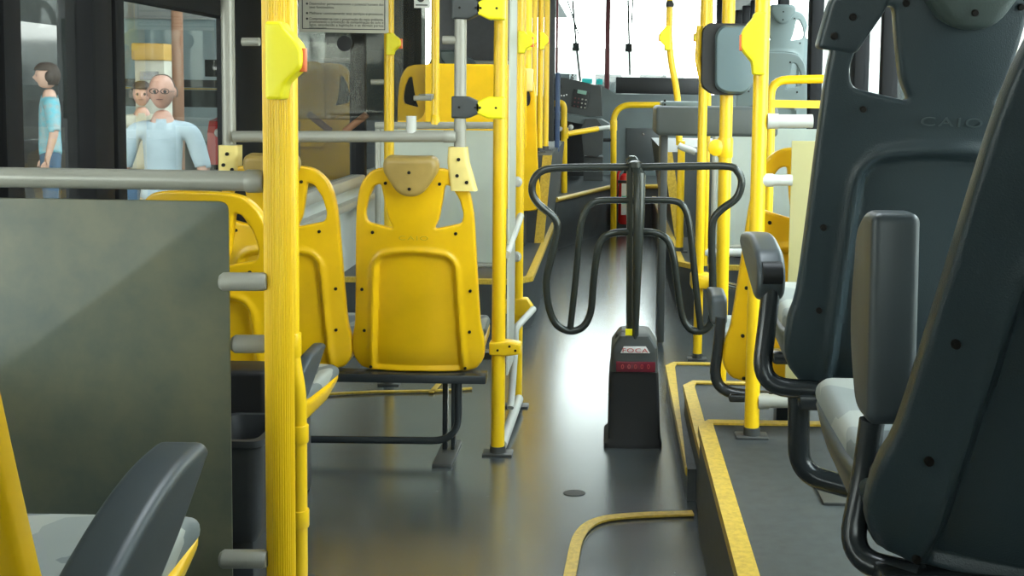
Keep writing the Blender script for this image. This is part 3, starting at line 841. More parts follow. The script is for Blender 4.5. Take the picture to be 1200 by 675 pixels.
# grey grab frame above the bench
YG = 3.62
ga = P(269, 200, YG); gb = P(539, 180, YG)
fr = thing('overhead_grab_rail', 'grey tubular grab frame above the yellow double seat with cross rail', 'rail', (gb.x, YG, zb+.6))
fr_z = P(537, 172, YG).z
MB().tube([(ga.x, YG, P(269, 172, YG).z), (ga.x, YG, ZC)], .0215).out('post', 'steel', fr)
MB().tube([(gb.x, YG, fr_z), (gb.x, YG, ZC)], .0195).out('post', 'steel', fr)
MB().tube([P(274, 160, YG-.03), P(524, 160, YG-.03)], .0185).out('cross_rail', 'steel', fr)
MB().lathe([(.0205, -.03), (.0205, 0), (.015, .008)], P(531, 160, YG-.03), 18, 'X').out('rail_cap', 'steel', fr)
MB().tube([P(482, 156, YG-.03), P(482, 136, YG-.03)], .0165).out('stub', 'white', fr)
for px_, py_ in ((284, 49), (519, 47)):
    MB().tube([P(px_, py_, YG), P(px_+20, py_, YG)], .014).out('stub', 'steel', fr)
def seat_socket(px, ytop, ybot, Y, s):
    a = P(px, ytop, Y); b = P(px, ybot, Y)
    m = MB(); secs = []
    for t_ in (0, .35, .6, 1):
        z = a.z+(b.z-a.z)*t_; w = .030+(.012*t_ if s > 0 else .002); sh = .030*max(0, t_-.3)*s
        secs.append([(p[0], p[1], z) for p in roundpoly([(a.x-w+sh, Y-.03), (a.x+w+sh, Y-.03), (a.x+w+sh, Y+.03), (a.x-w+sh, Y+.03)], .012, 3)])
    o = m.loft(secs).out('seat_socket', 'cream', fr, label='faded yellow socket')
    for k, (dx, t_) in enumerate(((0, .28), (-.012, .65), (.016, .8))):
        MB().lathe([(.006, 0), (.006, .004)], (a.x+dx+.02*s*t_, Y-.0305, a.z+(b.z-a.z)*t_), 10, 'Y').out('screw', 'screw', o)
seat_socket(537, 172, 223, YG, 1)
seat_socket(270, 170, 205, YG, -.05)
# connectors between grey post and aisle pole A
YA = 3.74
Aa = P(583, 553, YA)
for py_ in (126, 10):
    cz = P(560, py_, YG).z
    def cl(x, s, material):
        hh = .036
        prof = roundpoly([(-.026*s, -hh), (.026*s, -hh), (.07*s, -.016), (.07*s, .016), (.026*s, hh), (-.026*s, hh)], .006, 3)
        if s < 0: prof = prof[::-1]
        me = plate([prof], .018, .007, res=3); me.transform(Matrix.Translation((x, YG, cz)))
        o = link('clamp', me, material, fr, label='dark grey clamp' if material == 'dark' else 'bright yellow clamp')
        for dx in (.0, .052): MB().lathe([(.004, 0), (.004, .003)], (x+dx*s, YG-.025, cz), 8, 'Y').out('screw', 'screw', o)
    cl(gb.x, 1, 'consdark'); cl(Aa.x, -1, 'ybright')
    MB().tube([(gb.x+.05, YG, cz), (Aa.x-.05, YG, cz)], .013).out('connector_tube', 'chrome', fr)
# pole A
t, c = vpole('grab_pole', 'yellow aisle pole at the right corner of the yellow double seat', 583, 553, YA, .0235, 0)
cz = P(583, 407, YA).z
me = plate([roundpoly([(-.03, -.022), (.03, -.026), (.078, -.018), (.078, .018), (.03, .026), (-.03, .022)], .006, 3)], .02, .007, res=3); me.transform(Matrix.Translation((c.x, YA, cz)))
o = link('clamp', me, 'ypole', t)
for dx in (.0, .04, .06): MB().lathe([(.0045, 0), (.0045, .003)], (c.x+dx, YA-.027, cz+(.01 if dx == .04 else -.004)), 8, 'Y').out('screw', 'screw', o)
# pole B and gate rails
YBp = 4.32
t, cB = vpole('grab_pole', 'second yellow aisle pole, with white capped bolts, right behind the nearest one', 605, 484, YBp, .022, 0)
stop_button(t, cB.x, YBp-.01, P(608, 50, YBp).z, 1, h=.10, scale=.85)
for py_ in (212, 299): MB().lathe([(.006, 0), (.019, .006), (.021, .02), (.012, .03)], (cB.x-.002, YBp-.02, P(604, py_, YBp).z), 14, 'Y').out('bolt_cap', 'white', t)
z = P(606, 359, YBp).z
me = plate([roundpoly([(-.05, -.02), (-.03, -.035), (.04, -.035), (.065, -.0), (.04, .035), (-.03, .035), (-.05, .02)], .006, 3)], .018, .007, res=3); me.transform(Matrix.Translation((cB.x, YBp, z)))
link('clamp', me, 'ypole', t)
gt = thing('aisle_guard', 'white tubular guard with white strip standing in for outside light between the two nearest left aisle poles', 'guard rail', ((c.x+cB.x)/2, 4.03, 0))
xg = c.x+.012
me = MB().box(xg+.006, xg+.012, YA+.1, YBp-.22, .25, 2.2).out('panel', 'gaplight', gt)  # white sheet standing in for bright outside light between the poles
MB().tube([(xg, YA+.03, P(590, 525, YA).z), (cB.x+.012, YBp-.03, P(607, 465, YBp).z)], .018).out('lower_rail', 'white', gt)
MB().tube([(xg+.01, YA+.03, P(592, 300, YA).z), (cB.x+.012, YBp-.03, P(607, 252, YBp).z)], .014).out('upper_rail', 'white', gt)
MB().tube(fillet([P(598, 478, YA+.25), P(600, 460, YA+.3), P(604, 400, 4.1), P(604, 385, 4.1), P(625, 362, 4.25)], .03), .013).out('bent_tube', 'white', gt)
MB().tube([P(597, 300, 4.0), P(597, 245, 4.0)], .011).out('upright', 'white', gt)

# row of far left poles
for i, (px_, Y_, lab, btn, r_) in enumerate([(619, 6.83, 'short yellow pole rising from the cream bracket of the wide yellow seat', 1, .025),
                                          (627, 7.5, 'plain yellow pole crowded between the two left poles with buttons', 0, .018),
                                          (634, 7.55, 'yellow pole with stop button standing on the dark left wheel box edge', 1, .020),
                                          (641, 7.8, 'farthest yellow pole of the left aisle row beside the dark partition edge', 0, .020)]):
    zf = P(px_, 98, Y_).z if i == 0 else P(646, 182, 7.2).z
    t, c_ = vpole('grab_pole', lab, px_, 20, Y_, r_, zf, foot=(i > 0))
    if btn: stop_button(t, c_.x, Y_-.01, P(px_, 48, Y_).z, 1, h=.13, scale=.9)
bh = thing('driver_bulkhead', 'black bulkhead panel behind the driver, above the wide yellow seat', 'partition', (P(560, 60, 8.75).x, 8.75, .87))
a_ = P(622, 100, 8.75)
MB().box(XL+.01, a_.x, 8.75, 8.78, .87, ZC-.02, bev=.004).out('panel', 'dark', bh)
MB().tube([(XL+.01, 8.73, P(540, 73, 8.73).z), (a_.x, 8.73, P(540, 73, 8.73).z)], .018).out('rail', 'steel', bh)
# driver's partition dark edge with blue strip
yq = 8.2; xq = P(648, 100, yq).x
o = thing('driver_partition', 'dark upright partition edge with blue strap between yellow poles and windscreen', 'partition', (xq, yq, .88))
MB().box(xq-.03, xq+.01, yq, yq+.06, .88, ZC, bev=.006).out('post', 'dark', o)
MB().box(xq+.015, xq+.05, yq+.03, yq+.09, .80, P(650, 85, yq).z, bev=.01).out('strap', 'blue', o, label='blue-grey strap')
MB().box(xq+.015, xq+.032, yq+.03, yq+.07, P(650, 85, yq).z, ZC).out('edging', 'maroon', o)

# acrylic windbreak with notice, on its pole
YW2 = 4.62
t, c_ = vpole('grab_pole', 'yellow pole behind the double seat carrying the clear acrylic screen', 456, 470, YW2, .0205, 0)
MB().box(0, 0, 0, 0, 0, 0)
stop_button(t, c_.x, YW2-.01, P(464, 52, YW2).z, 1, h=.10, scale=.9)
sc_ = thing('acrylic_screen', 'clear scratched acrylic windbreak with rounded lower corners above the double seat', 'screen', (P(400, 138, YW2).x, YW2+.03, 1.2))
a = P(297, 139, YW2); b = P(497, 139, YW2)
me = plate([roundpoly([(a.x, a.z), (b.x, a.z), (b.x, ZC-.05), (a.x, ZC-.05)], .06, 6)], .001, .0015); me.transform(Matrix.Translation((0, YW2+.03, 0)))
link('panel', me, 'acrylic', sc_)
for px_, py_ in ((446, 96), (496, 115)):
    MB().tube([P(px_-11, py_, YW2), P(px_+10, py_, YW2)], .011).out('panel_clamp', 'steel', sc_)
# support hole disc
MB().lathe([(.032, 0), (.032, .006)], P(404, 51, YW2+.02), 24, 'Y').out('disc', 'black', sc_)
a = P(353, 38, YW2); b = P(457, 38, YW2)
nb = thing('notice_sign', 'beige framed notice with Portuguese bullet points hung on the acrylic screen', 'sign', ((a.x+b.x)/2, YW2-.03, a.z))
hN = .42
MB().box(a.x, b.x, YW2-.034, YW2-.028, a.z, a.z+hN, bev=.001).out('board', 'paper', nb)
m = MB(); e = .013; x0, x1_, zz0, zz1 = a.x+e, b.x-e, a.z+e, a.z+hN-e
for bx in ((x0, x1_, zz0, zz0+.003), (x0, x1_, zz1-.003, zz1), (x0, x0+.003, zz0, zz1), (x1_-.003, x1_, zz0, zz1)):
    m.box(bx[0], bx[1], YW2-.0352, YW2-.0338, bx[2], bx[3])
m.out('border', 'ink', nb)
lines = [(5, 'Desenvolver permanentemente o potencial humano dos', 1), (9, 'seus funcion\u00e1rios.', 0), (16, 'Melhorar continuamente seus servi\u00e7os e processos.', 1),
         (22.5, 'Comprometer-se com a preserva\u00e7\u00e3o do meio ambiente,', 1), (26, 'promovendo a preven\u00e7\u00e3o da contamina\u00e7\u00e3o do solo e', 0), (29.5, '\u00e1gua, atendendo a legisla\u00e7\u00e3o e as demais partes', 0), (33, 'interessadas.', 0)]
for py_, tx, bul in lines:
    me = text_mesh(tx, .0152, .0004, 'LEFT', 1.0)
    w = max(v.co.x for v in me.vertices); sx = 1.0
    if len(tx) > 40: sx = ((b.x-a.x)*.83)/w
    else: sx = ((b.x-a.x)*.83)/(len(tx)*.0075*1.02+.0001) * .0 + 1.0
    me.transform(Matrix.Diagonal((sx if len(tx) > 40 else .95, 1, 1, 1)))
    me.transform(Matrix.Translation((P(365, py_, YW2).x, YW2-.0345, P(365, py_, YW2).z)))
    link('text_line', me, 'ink', nb, smooth_ang=0)
    if bul: MB().lathe([(.0045, 0), (.0045, .001)], (P(362.5, py_, YW2).x, YW2-.0342, P(362.5, py_, YW2).z), 10, 'Y').out('bullet', 'ink', nb)
# small prohibition sticker
a = P(484, -6, YW2); b = P(503, 9, YW2)
st_ = thing('sticker', 'small white sticker with black mark on the acrylic screen top', 'sticker', (a.x, YW2+.02, b.z))
MB().box(a.x, b.x, YW2+.024, YW2+.027, b.z, a.z, bev=.001).out('label_sheet', 'label', st_)
MB().lathe([(.016, 0), (.016, .001)], P(493, -2, YW2+.022), 16, 'Y').out('mark', 'ink', st_)
MB().box(P(486, 5, YW2).x, P(500, 5, YW2).x, YW2+.022, YW2+.024, P(486, 6, YW2).z, P(486, 4.6, YW2).z).out('caption', 'ink', st_)

# frosted panel with rail behind the bench
YQ = 5.85
fp_ = thing('partition_screen', 'pale frosted partition under a dark grey rail, beyond the yellow double seat', 'partition', (P(510, 308, YQ).x, YQ, .26))
a = P(441, 151, YQ); b = P(584, 308, YQ)
MB().box(a.x, b.x, YQ, YQ+.006, b.z, P(500, 152, YQ).z).out('panel', 'frost', fp_)
MB().tube([P(440, 147, YQ), P(588, 147, YQ)], .019).out('top_rail', 'steel', fp_)
MB().tube([P(441, 311, YQ), P(588, 311, YQ)], .012).out('bottom_rail', 'steel', fp_)
MB().tube([(P(443, 300, YQ).x, YQ, 0), (P(443, 300, YQ).x, YQ, a.z)], .015).out('post', 'steel', fp_)
t, c_ = vpole('grab_pole', 'yellow upper pole ending on the dark rail above the pale frosted panel', 510, 140, YQ, .020, P(510, 142, YQ).z, foot=False)
MB().lathe([(.024, 0), (.024, .045), (.021, .05)], (c_.x, YQ, P(510, 146, YQ).z), 18).out('socket', 'ypole', t)
MB().tube([P(491, 113, YQ-.03), P(508, 113, YQ-.03)], .014).out('stub', 'steel', t)
MB().tube([P(404, 154, YQ), P(430, 134, YQ)], .018).out('brace', 'brown', fp_, label='orange-brown diagonal bar')

# ================================================================== TURNSTILE
YT = 3.93
tc_ = P(741, 520, YT)
ts = thing('turnstile', 'black metal turnstile with looped arms on a lettered pedestal in the aisle', 'turnstile', (tc_.x, YT, 0))
def hx(px_, py_, Y=YT-.11): return P(px_, py_, Y)
def ped_sec(xl, xr, py_, ch=.02, dd=.11, dyf=0):
    a = hx(xl, py_); b = hx(xr, py_)
    return [(p[0], p[1], a.z) for p in roundpoly([(a.x, YT-dd+dyf), (b.x, YT-dd+dyf), (b.x, YT+dd), (a.x, YT+dd)], ch, 3)]
MB().loft([ped_sec(707, 776, 528), ped_sec(708, 776, 521), ped_sec(713, 773, 514, dd=.105), ped_sec(713.5, 772, 440, dd=.10), ped_sec(717, 771.5, 436, dd=.10), ped_sec(718, 771, 408, dd=.095), ped_sec(727, 762, 396, dd=.085)]).out('pedestal', 'turnped', ts) if False else None
M['turnped'] = mat('turnstile_pedestal_grey', (.05, .055, .052), .45, noise=.2, nscale=10)
MB().loft([ped_sec(707, 776, 528), ped_sec(707.5, 776, 520), ped_sec(712, 774, 515, dd=.105), ped_sec(713, 773, 460, dd=.10), ped_sec(714.5, 772, 437, dd=.10)]).out('pedestal', 'black', ts, ang=25)
MB().loft([ped_sec(715, 771.5, 437, dd=.098), ped_sec(717, 771, 409, dd=.095), ped_sec(726, 763, 396, dd=.085), ped_sec(729, 760, 394, dd=.07)]).out('pedestal_cap', 'turnped', ts, ang=25, label='dark grey upper housing')
yf = YT-.112
MB().box(hx(722, 430).x, hx(768, 430).x, yf+.006, yf+.012, hx(722, 436).z, hx(722, 424).z, bev=.001).out('counter_window', 'counter', ts, label='dark red counter window')
for k in range(5):
    me = text_mesh('0', .022, .0006); c = P(729.5+k*7.6, 430, yf+.005); me.transform(Matrix.Translation(c)); link('digit', me, 'logo_red', ts, smooth_ang=0)
tx_ = text_mesh('FOCA', .029, .0006, spacing=1.1); tx_.transform(Matrix.Diagonal((1.12, 1, .72, 1))); tx_.transform(Matrix.Translation(P(744, 411, yf+.008)))
ol = [(P(727, 415, yf).x, P(727, 415, yf).z), (P(731, 407, yf).x, P(731, 407, yf).z), (P(757, 407, yf).x, P(757, 407, yf).z), (P(762, 415, yf).x, P(762, 415, yf).z)]
me = plate([ol[::-1]], .0005, .0003); me.transform(Matrix.Translation((0, yf+.0135, 0))); link('logo_plate', me, 'label', ts)
me = tx_; link('logo', me, 'logo_red', ts, smooth_ang=0)
MB().lathe([(.05, 0), (.048, .02), (.03, .03)], hx(737, 397, YT-.02), 20).out('collar', 'black', ts)
MB().box(hx(733, 390).x, hx(741, 390).x, yf+.015, yf+.025, hx(733, 394).z, hx(733, 387).z).out('warning_label', 'ybright', ts, label='small yellow label')
top = P(745, 190, YT); bot = P(743, 400, YT)
MB().tube([P(744, 412, YT-.075), P(744.5, 385, YT-.075), P(746, 330, YT-.075), P(748.5, 250, YT-.07), P(749, 205, YT-.05), P(744, 193, YT)], [.0125, .0125, .016, .021, .023, .018], 16).out('front_tube', 'turn', ts)
MB().tube([P(740.5, 392, YT), P(741, 190, YT)], .021, 20).lathe([(.0215, 0), (.022, .01), (.012, .022)], P(741, 190, YT), 20).out('post', 'turn', ts)
MB().lathe([(.024, 0), (.024, .018), (.012, .024)], P(744, 196, YT-.03), 20).out('hub', 'turn', ts)
def arm(pts, dy, r=.0135):
    n = len(pts); out = []
    for (px_, py_) in pts:
        k = abs(px_-745)/120.0
        out.append(P(px_, py_, YT-dy*k))
    return spline(out, 5), r
LA1 = [(742, 196), (700, 196), (652, 197), (634, 201), (625, 212), (624, 227), (632, 240), (647, 253), (653, 264), (650, 285), (645, 305), (640, 330), (643, 360), (652, 380), (668, 388), (683, 383), (692, 366), (695, 335), (699, 300), (706, 280), (720, 273), (738, 272)]
LA2 = [(740, 235), (705, 235), (692, 240), (683, 254), (679, 275), (674, 330), (668, 387)]
RA1 = [(745, 196), (800, 195), (852, 195), (865, 202), (869, 215), (863, 232), (845, 246), (836, 258), (834, 280), (835, 320), (835, 360), (832, 380), (822, 388), (808, 385), (799, 368), (794, 335), (789, 300), (782, 281), (768, 273), (752, 272)]
RA2 = [(748, 235), (785, 235), (799, 240), (806, 254), (810, 280), (815, 330), (821, 386)]
for A, Bx in ((LA1, LA2), (RA1, RA2)):
    p, r = arm(A, .07); m = MB().tube(p, r, 12)
    p, r = arm(Bx, .07); m.tube(p, .012, 12)
    m.out('arm', 'turn', ts)
# third arm pointing ahead
x = top.x; zt_ = P(745, 196, YT).z
m = MB().tube(fillet([(x, YT, zt_), (x, YT+.36, zt_), (x, YT+.30, zt_-.25), (x, YT+.33, zt_-.6), (x, YT+.2, zt_-.6), (x, YT+.12, zt_-.24), (x, YT, zt_-.24)], .05), .0135, 12)
m.out('arm', 'turn', ts)

# ================================================================== RIGHT POLES, READER, DESK
YR1 = 3.02
t, c_ = vpole('grab_pole', 'tall yellow pole with stop button standing on the right platform edge', 881, 492, YR1, .0205, Z1)
stop_button(t, c_.x, YR1-.01, P(893, 52, YR1).z, -1, h=.175, scale=.95)
for py_, xa_, xb2, mt, rr in ((142, 899, 952, 'white', .0185), (211, 893, 928, 'white', .0155), (470, 888, 1000, 'steel', .019)):
    a = P(xa_, py_, YR1); b = P(xb2, py_, YR1)
    MB().tube([a, b], rr, 16).tube([a, a+Vector((.03, 0, 0))], rr+.003, 16).out('side_tube', mt, t, label='pale horizontal tube')
fpn = MB().box(P(924, 300, YR1).x, P(945, 300, YR1).x+.4, YR1-.003, YR1+.003, Z1+.15, P(930, 165, YR1).z, bev=.002).out('side_panel', 'frostcream', t, label='cream translucent panel')
# second yellow tube frame further right
o = thing('curved_grab_rail', 'yellow curved tube with flat bar beyond the right aisle pole', 'rail', (P(930, 120, 4.6).x, 4.6, .2))
MB().tube(fillet([P(903, 160, 4.6), P(903, 94, 4.6), P(985, 92, 4.6)], .07), .018).out('tube', 'ypole', o)
MB().tube([(P(985, 92, 4.6).x, 4.6, P(985, 92, 4.6).z), (P(985, 92, 4.6).x, 4.6, 0)], .018).tube([P(903, 155, 4.6), (P(903, 150, 4.6).x, 4.6, 0)], .018).out('leg', 'ypole', o)
MB().box(P(903, 120, 4.6).x, P(985, 120, 4.6).x, 4.58, 4.62, P(903, 126, 4.6).z, P(903, 117, 4.6).z).out('bar', 'ypole', o)
# validator pole
YV = 4.02
t, c_ = vpole('grab_pole', 'yellow pole carrying the rounded card reader box, right of the turnstile', 844, 420, YV, .0235, Z2 if YV < c2.y else Z3)
zc = P(848, 173, YV).z
clampring(t, c_.x, YV, zc, .0235, .07)
MB().lathe([(.012, -.018), (.03, -.012), (.03, .012), (.012, .018)], (c_.x-.035, YV-.01, zc), 16, 'Y').out('clamp_ear', 'ypole', t)
va = P(823, 27, YV-.05); vb = P(884, 112, YV-.05)
cx_ = (va.x+vb.x)/2
vr = thing('card_reader', 'rounded dark blue-grey card reader box clamped on a yellow pole', 'card reader', (cx_, YV-.05, vb.z))
w2 = (vb.x-va.x)/2; h2 = (va.z-vb.z)/2; zc = (va.z+vb.z)/2
def vloop(k, y): return [(cx_+p[0], y, zc+p[1]) for p in roundpoly([(-w2*k, -h2*.75*k), (-w2*.55*k, -h2*k), (w2*.55*k, -h2*k), (w2*.96*k, -h2*.6*k), (w2*k, h2*.7*k), (w2*.7*k, h2*k), (-w2*.8*k, h2*k), (-w2*k, h2*.8*k)], .02, 5)]
MB().loft([vloop(.97, YV+.02), vloop(1, YV+.01), vloop(1, YV-.06), vloop(.98, YV-.065)]).out('housing', 'black', vr)
fl = lambda k, y: [(cx_+p[0]+.018, y, zc+p[1]) for p in roundpoly([(-w2*.68*k, -h2*.8*k), (-w2*.3*k, -h2*.96*k), (w2*.45*k, -h2*.96*k), (w2*.82*k, -h2*.55*k), (w2*.86*k, h2*.66*k), (w2*.55*k, h2*.93*k), (-w2*.5*k, h2*.93*k), (-w2*.72*k, h2*.7*k)], .02, 5)]
M['reader'] = mat('reader_blue_grey', (.12, .17, .185), .35)
MB().loft([fl(1, YV-.06), fl(1, YV-.085), fl(.93, YV-.098), fl(.6, YV-.102)]).out('cover', 'reader', vr, label='blue-grey front cover')
MB().tube([P(820, 30, YV-.02), P(818, 70, YV-.02), P(824, 100, YV-.02)], .012).out('side_guard', 'ypole', vr)

# collector's desk
YD = 5.3
dk = thing('fare_desk', 'grey box-shaped fare collector tray spanning behind the turnstile', 'desk', (P(840, 160, YD).x, YD, .3))
a = P(769, 124, YD); b = P(912, 161, YD)
secs = []
MB().box(a.x, b.x, YD, YD+.42, b.z, a.z, bev=.02, seg=4).out('tray_body', 'tray', dk)
MB().box(a.x+.03, a.x+.24, YD+.03, YD+.3, a.z-.01, a.z+.022, bev=.01, seg=3).out('coin_lid', 'lgrey', dk, label='pale grey coin lid')
MB().box(a.x+.03, a.x+.065, YD+.1, YD+.3, 0.02, b.z+.01, bev=.005).out('support', 'consdark', dk)
for k in range(2): MB().lathe([(.006, 0), (.006, .003)], P(779, 118+k*4.5, YD-.001), 8, 'Y').out('screw', 'screw', dk)
# yellow poles beneath/behind tray
def upole(label, px, Y, ztop_px, r, z0, btn=0, px2=None, group=None):
    t, c_ = vpole('grab_pole', label, px, 200, Y, r, z0, z1=ZC)
    return t, c_
t, c_ = vpole('grab_pole', 'stout yellow pole left of the desk legs with a silver tube clamp at its side', 819, 330, 5.15, .021, 0 if False else 0.0)
MB().box(c_.x-.04, c_.x+.05, 5.10, 5.2, P(822, 337, 5.15).z, P(822, 320, 5.15).z, bev=.01).out('clamp', 'ypole', t)
MB().tube([P(828, 328, 5.15), P(862, 336, 4.9), P(890, 342, 4.8)], .014).out('silver_tube', 'chrome', t, label='silver tube')
stop_button(t, c_.x-.0, 5.13, P(818, 45, 5.13).z, -1, h=.12, scale=.8)
t, c_ = vpole('grab_pole', 'slimmer yellow pole touching the stout one under the desk', 830, 100, 5.9, .017, .3)
MB().tube([P(826, 296, 5.9), P(880, 296, 5.9)], .022).out('side_tube', 'white', t, label='white horizontal tube')
t, c_ = vpole('grab_pole', 'yellow pole rising from the right wheel arch edge beside the desk support', 798, 200, 6.6, .022, .3, z1=P(798, 165, 6.6).z)
MB().tube(fillet([P(795, 170, 6.5), P(800, 173, 6.5), P(815, 178, 6.5)], .05), .02).out('side_tube', 'white', t, label='white horizontal tube')
# bent pole in front of windscreen
t = thing('grab_pole', 'bent yellow pole crossing the bright windscreen, kinked near its foot', 'pole', (P(795, 114, 7.6).x, 7.6, za))
MB().tube(fillet([P(785, -30, 7.6), P(784, 62, 7.6), P(795, 114, 7.6), P(796, 170, 7.6)], .15), .0225).out('pole_tube', 'ypole', t)
c_ = P(784, 45, 7.6); stop_button(t, c_.x, 7.59, c_.z, -1, h=.15, scale=1.1)
MB().lathe([(.03, 0), (.03, .02), (.02, .04)], P(785, 8, 7.58), 16).out('strap_ring', 'black', t)
# light blue frosted panel beneath the desk
fb = thing('partition_screen', 'pale bluish frosted panel below the fare desk on the right', 'partition', (P(860, 290, 6.2).x, 6.2, .3))
a = P(838, 160, 6.2); b = P(905, 290, 6.2)
MB().box(a.x, b.x+.25, 6.2, 6.206, b.z, a.z+.05).out('panel', 'frost', fb)
MB().tube([(a.x, 6.2, .3), (a.x, 6.2, a.z+.05)], .014).tube([(a.x, 6.2, b.z), (b.x+.25, 6.2, b.z)], .014).out('panel_frame', 'steel', fb)
o = MB().box(P(800, 180, 8.0).x, P(842, 180, 8.0).x, 8.0, 8.2, za, P(800, 163, 8.0).z).out('equipment_box', 'label'); tag(o, 'white equipment box under the fare desk on the wheel arch', 'box')

# ================================================================== FRONT: poles, extinguisher, console
YE = 9.3
t = thing('grab_rail', 'yellow arch-topped rail at the driver step, left of the extinguisher', 'rail', (P(662, 279, 9.3).x, 9.3, 0))
zf = 0
MB().tube(fillet([P(641, 124, 9.3), P(661, 118, 9.3), (P(662, 200, 9.3).x, 9.3, .0)], [.22], 10), .026).out('pole_tube', 'ypole', t)
clampring(t, P(662, 155, 9.3).x, 9.3, P(662, 156, 9.3).z, .026, .09)
MB().tube([P(664, 157, 9.3), P(700, 151, 9.6)], .024).out('side_tube', 'ypole', t)
MB().tube([P(700, 151, 9.6), P(718, 148.5, 9.9)], .019).out('side_tube', 'white', t, label='white tube end')
for px_, py_ in ((653, 146), (656, 151), (669, 149)):
    MB().lathe([(.008, -.02), (.022, -.01), (.022, .01), (.008, .02)], P(px_, py_, 9.28), 12, 'Y').out('bolt_cap', 'white', t)
MB().lathe([(.05, 0), (.05, .012)], (P(662, 200, 9.3).x, 9.3, 0), 16).out('foot_flange', 'plate', t)
YE2 = 9.7
t = thing('grab_rail', 'yellow angled rail standing beside the red extinguisher', 'rail', (P(718, 262, YE2).x, YE2, 0))
MB().tube(fillet([(P(719, 262, YE2).x, YE2, 0), P(719, 123, YE2), P(778, 123, YE2)], [.16], 10), .027).out('pole_tube', 'ypole', t)
clampring(t, P(719, 148, YE2).x, YE2, P(719, 147, YE2).z, .027, .09)
MB().tube([P(707, 164, YE2), P(722, 164, YE2)], .016).out('latch', 'black', t)
MB().lathe([(.055, 0), (.055, .012)], (P(719, 262, YE2).x, YE2, 0), 16).out('foot_flange', 'plate', t)
# extinguisher
YX = 9.92
ex = P(730, 258, YX)
et = thing('fire_extinguisher', 'red fire extinguisher with white label standing at the podium, behind the turnstile', 'extinguisher', (ex.x, YX, .0))
s = 1/ (F_/YX)
ztop = P(730, 203, YX).z; zbot = max(.0, P(730, 262, YX).z)
MB().lathe([(.055, 0), (.065, .02), (.065, ztop-zbot-.07), (.05, ztop-zbot-.02), (.022, ztop-zbot)], (ex.x+.02, YX, zbot), 24).out('cylinder', 'red', et)
MB().lathe([(.022, 0), (.025, .04), (.012, .07), (.012, .1)], (ex.x+.02, YX, ztop), 16).box(ex.x-.01, ex.x+.10, YX-.015, YX+.015, ztop+.08, ztop+.11, bev=.004, rot=Matrix.Rotation(-1.0, 4, 'Y')).out('valve', 'black', et)
MB().tube(fillet([(ex.x+.02, YX, ztop+.06), (ex.x-.05, YX-.02, ztop+.02), (ex.x-.07, YX-.03, ztop-.2)], .05), .012).out('hose', 'red', et)
a = P(730, 215, YX-.07); b = P(738, 252, YX-.07)
me = MB().box(a.x-.012, b.x+.0, YX-.069, YX-.062, b.z, a.z).out('label_sheet', 'label', et)
MB().box(a.x-.008, b.x-.005, YX-.071, YX-.069, b.z+.1, b.z+.17).out('label_band', 'green', me, label='green band')
MB().box(ex.x-.052, ex.x+.092, YX-.07, YX+.07, P(730, 214, YX).z, P(730, 212, YX).z+.01, bev=.005).out('strap', 'black', et)
# dashboard console
YC = 11.4
def pb(x0, y0, x1, y1, Y, d, bev=0, **k):
    a = P(x0, y0, Y); b = P(x1, y1, Y); return (a.x, b.x, Y, Y+d, b.z, a.z)
dc = thing('dashboard', 'grey driver dashboard and engine console under the windscreen', 'dashboard', (P(720, 200, YC).x, YC, .4))
m = MB(); a = P(703, 112, YC); r_ = P(905, 112, YC)
ol = [P(702, 215, YC), P(702, 99, YC), P(722, 110, YC), P(900, 112, YC), P(900, 215, YC)]
for p in ol:
    p.z = max(p.z, .4)
m.prism(ol, (0, .9, 0)).out('console_body', 'console', dc, ang=20)
x0, x1_, y0_, y1_, zlo, zhi = pb(734, 150, 772, 195, YC-.02, .02)
MB().box(x0, x1_, y0_, y1_, zlo, zhi, bev=.004).out('access_door', 'consdark', dc)
MB().lathe([(.012, 0), (.012, .008)], P(754, 157, YC-.02), 12, 'Y').out('lock', 'chrome', dc)
# instrument part
ins = MB(); Yi = 10.9
ol = [P(640, 138, Yi), P(640, 90, Yi), P(662, 91, Yi), P(704, 101, Yi), P(706, 136, Yi)]
ins.prism(ol, (0, .5, 0)).out('instrument_panel', 'consdark', dc, ang=20)
Yj = Yi-.004
R12 = Matrix.Rotation(math.radians(10), 4, 'Y')
cpt = P(680, 116, Yj-.01)
MB().box(cpt.x-.075, cpt.x+.075, cpt.y-.01, cpt.y+.01, cpt.z-.085, cpt.z+.085, bev=.006, rot=R12).out('ticket_terminal', 'black', dc)
cpt = P(682, 108, Yj-.022)
MB().box(cpt.x-.045, cpt.x+.045, cpt.y, cpt.y+.006, cpt.z-.018, cpt.z+.018, bev=.002, rot=R12).out('display', 'lcd', dc, label='pale green display')
for r in range(3):
    for k in range(4):
        cpt = P(674+k*4.2-r*.6, 115+r*4.6+k*.7, Yj-.022)
        MB().box(cpt.x-.008, cpt.x+.008, cpt.y, cpt.y+.006, cpt.z-.007, cpt.z+.007, bev=.002).out('key', 'steel' if k > 1 else 'maroon', dc)
MB().lathe([(.035, 0), (.035, .01), (.02, .012)], P(654, 101, Yj-.01), 20, 'Y').out('gauge', 'black', dc)
for px_, py_ in ((661, 112), (664, 111), (658, 112)):
    MB().lathe([(.008, 0), (.008, .01)], P(px_, py_, Yj-.01), 10, 'Y').out('switch', 'label', dc)
MB().prism([P(645, 130, 10.6), P(705, 140, 10.6), P(722, 150, 10.6), P(722, 156, 10.6), P(690, 147, 10.6), P(645, 138, 10.6)], (0, .5, 0)).out('shelf', 'console', dc, ang=20)
MB().prism([P(681, 150, 10.55), P(686, 139, 10.55), P(699, 139, 10.55), P(707, 150, 10.55), P(706, 180, 10.55), P(700, 184, 10.55), P(684, 182, 10.55)], (0, .3, 0)).out('coin_box', 'consdark', dc, ang=20)
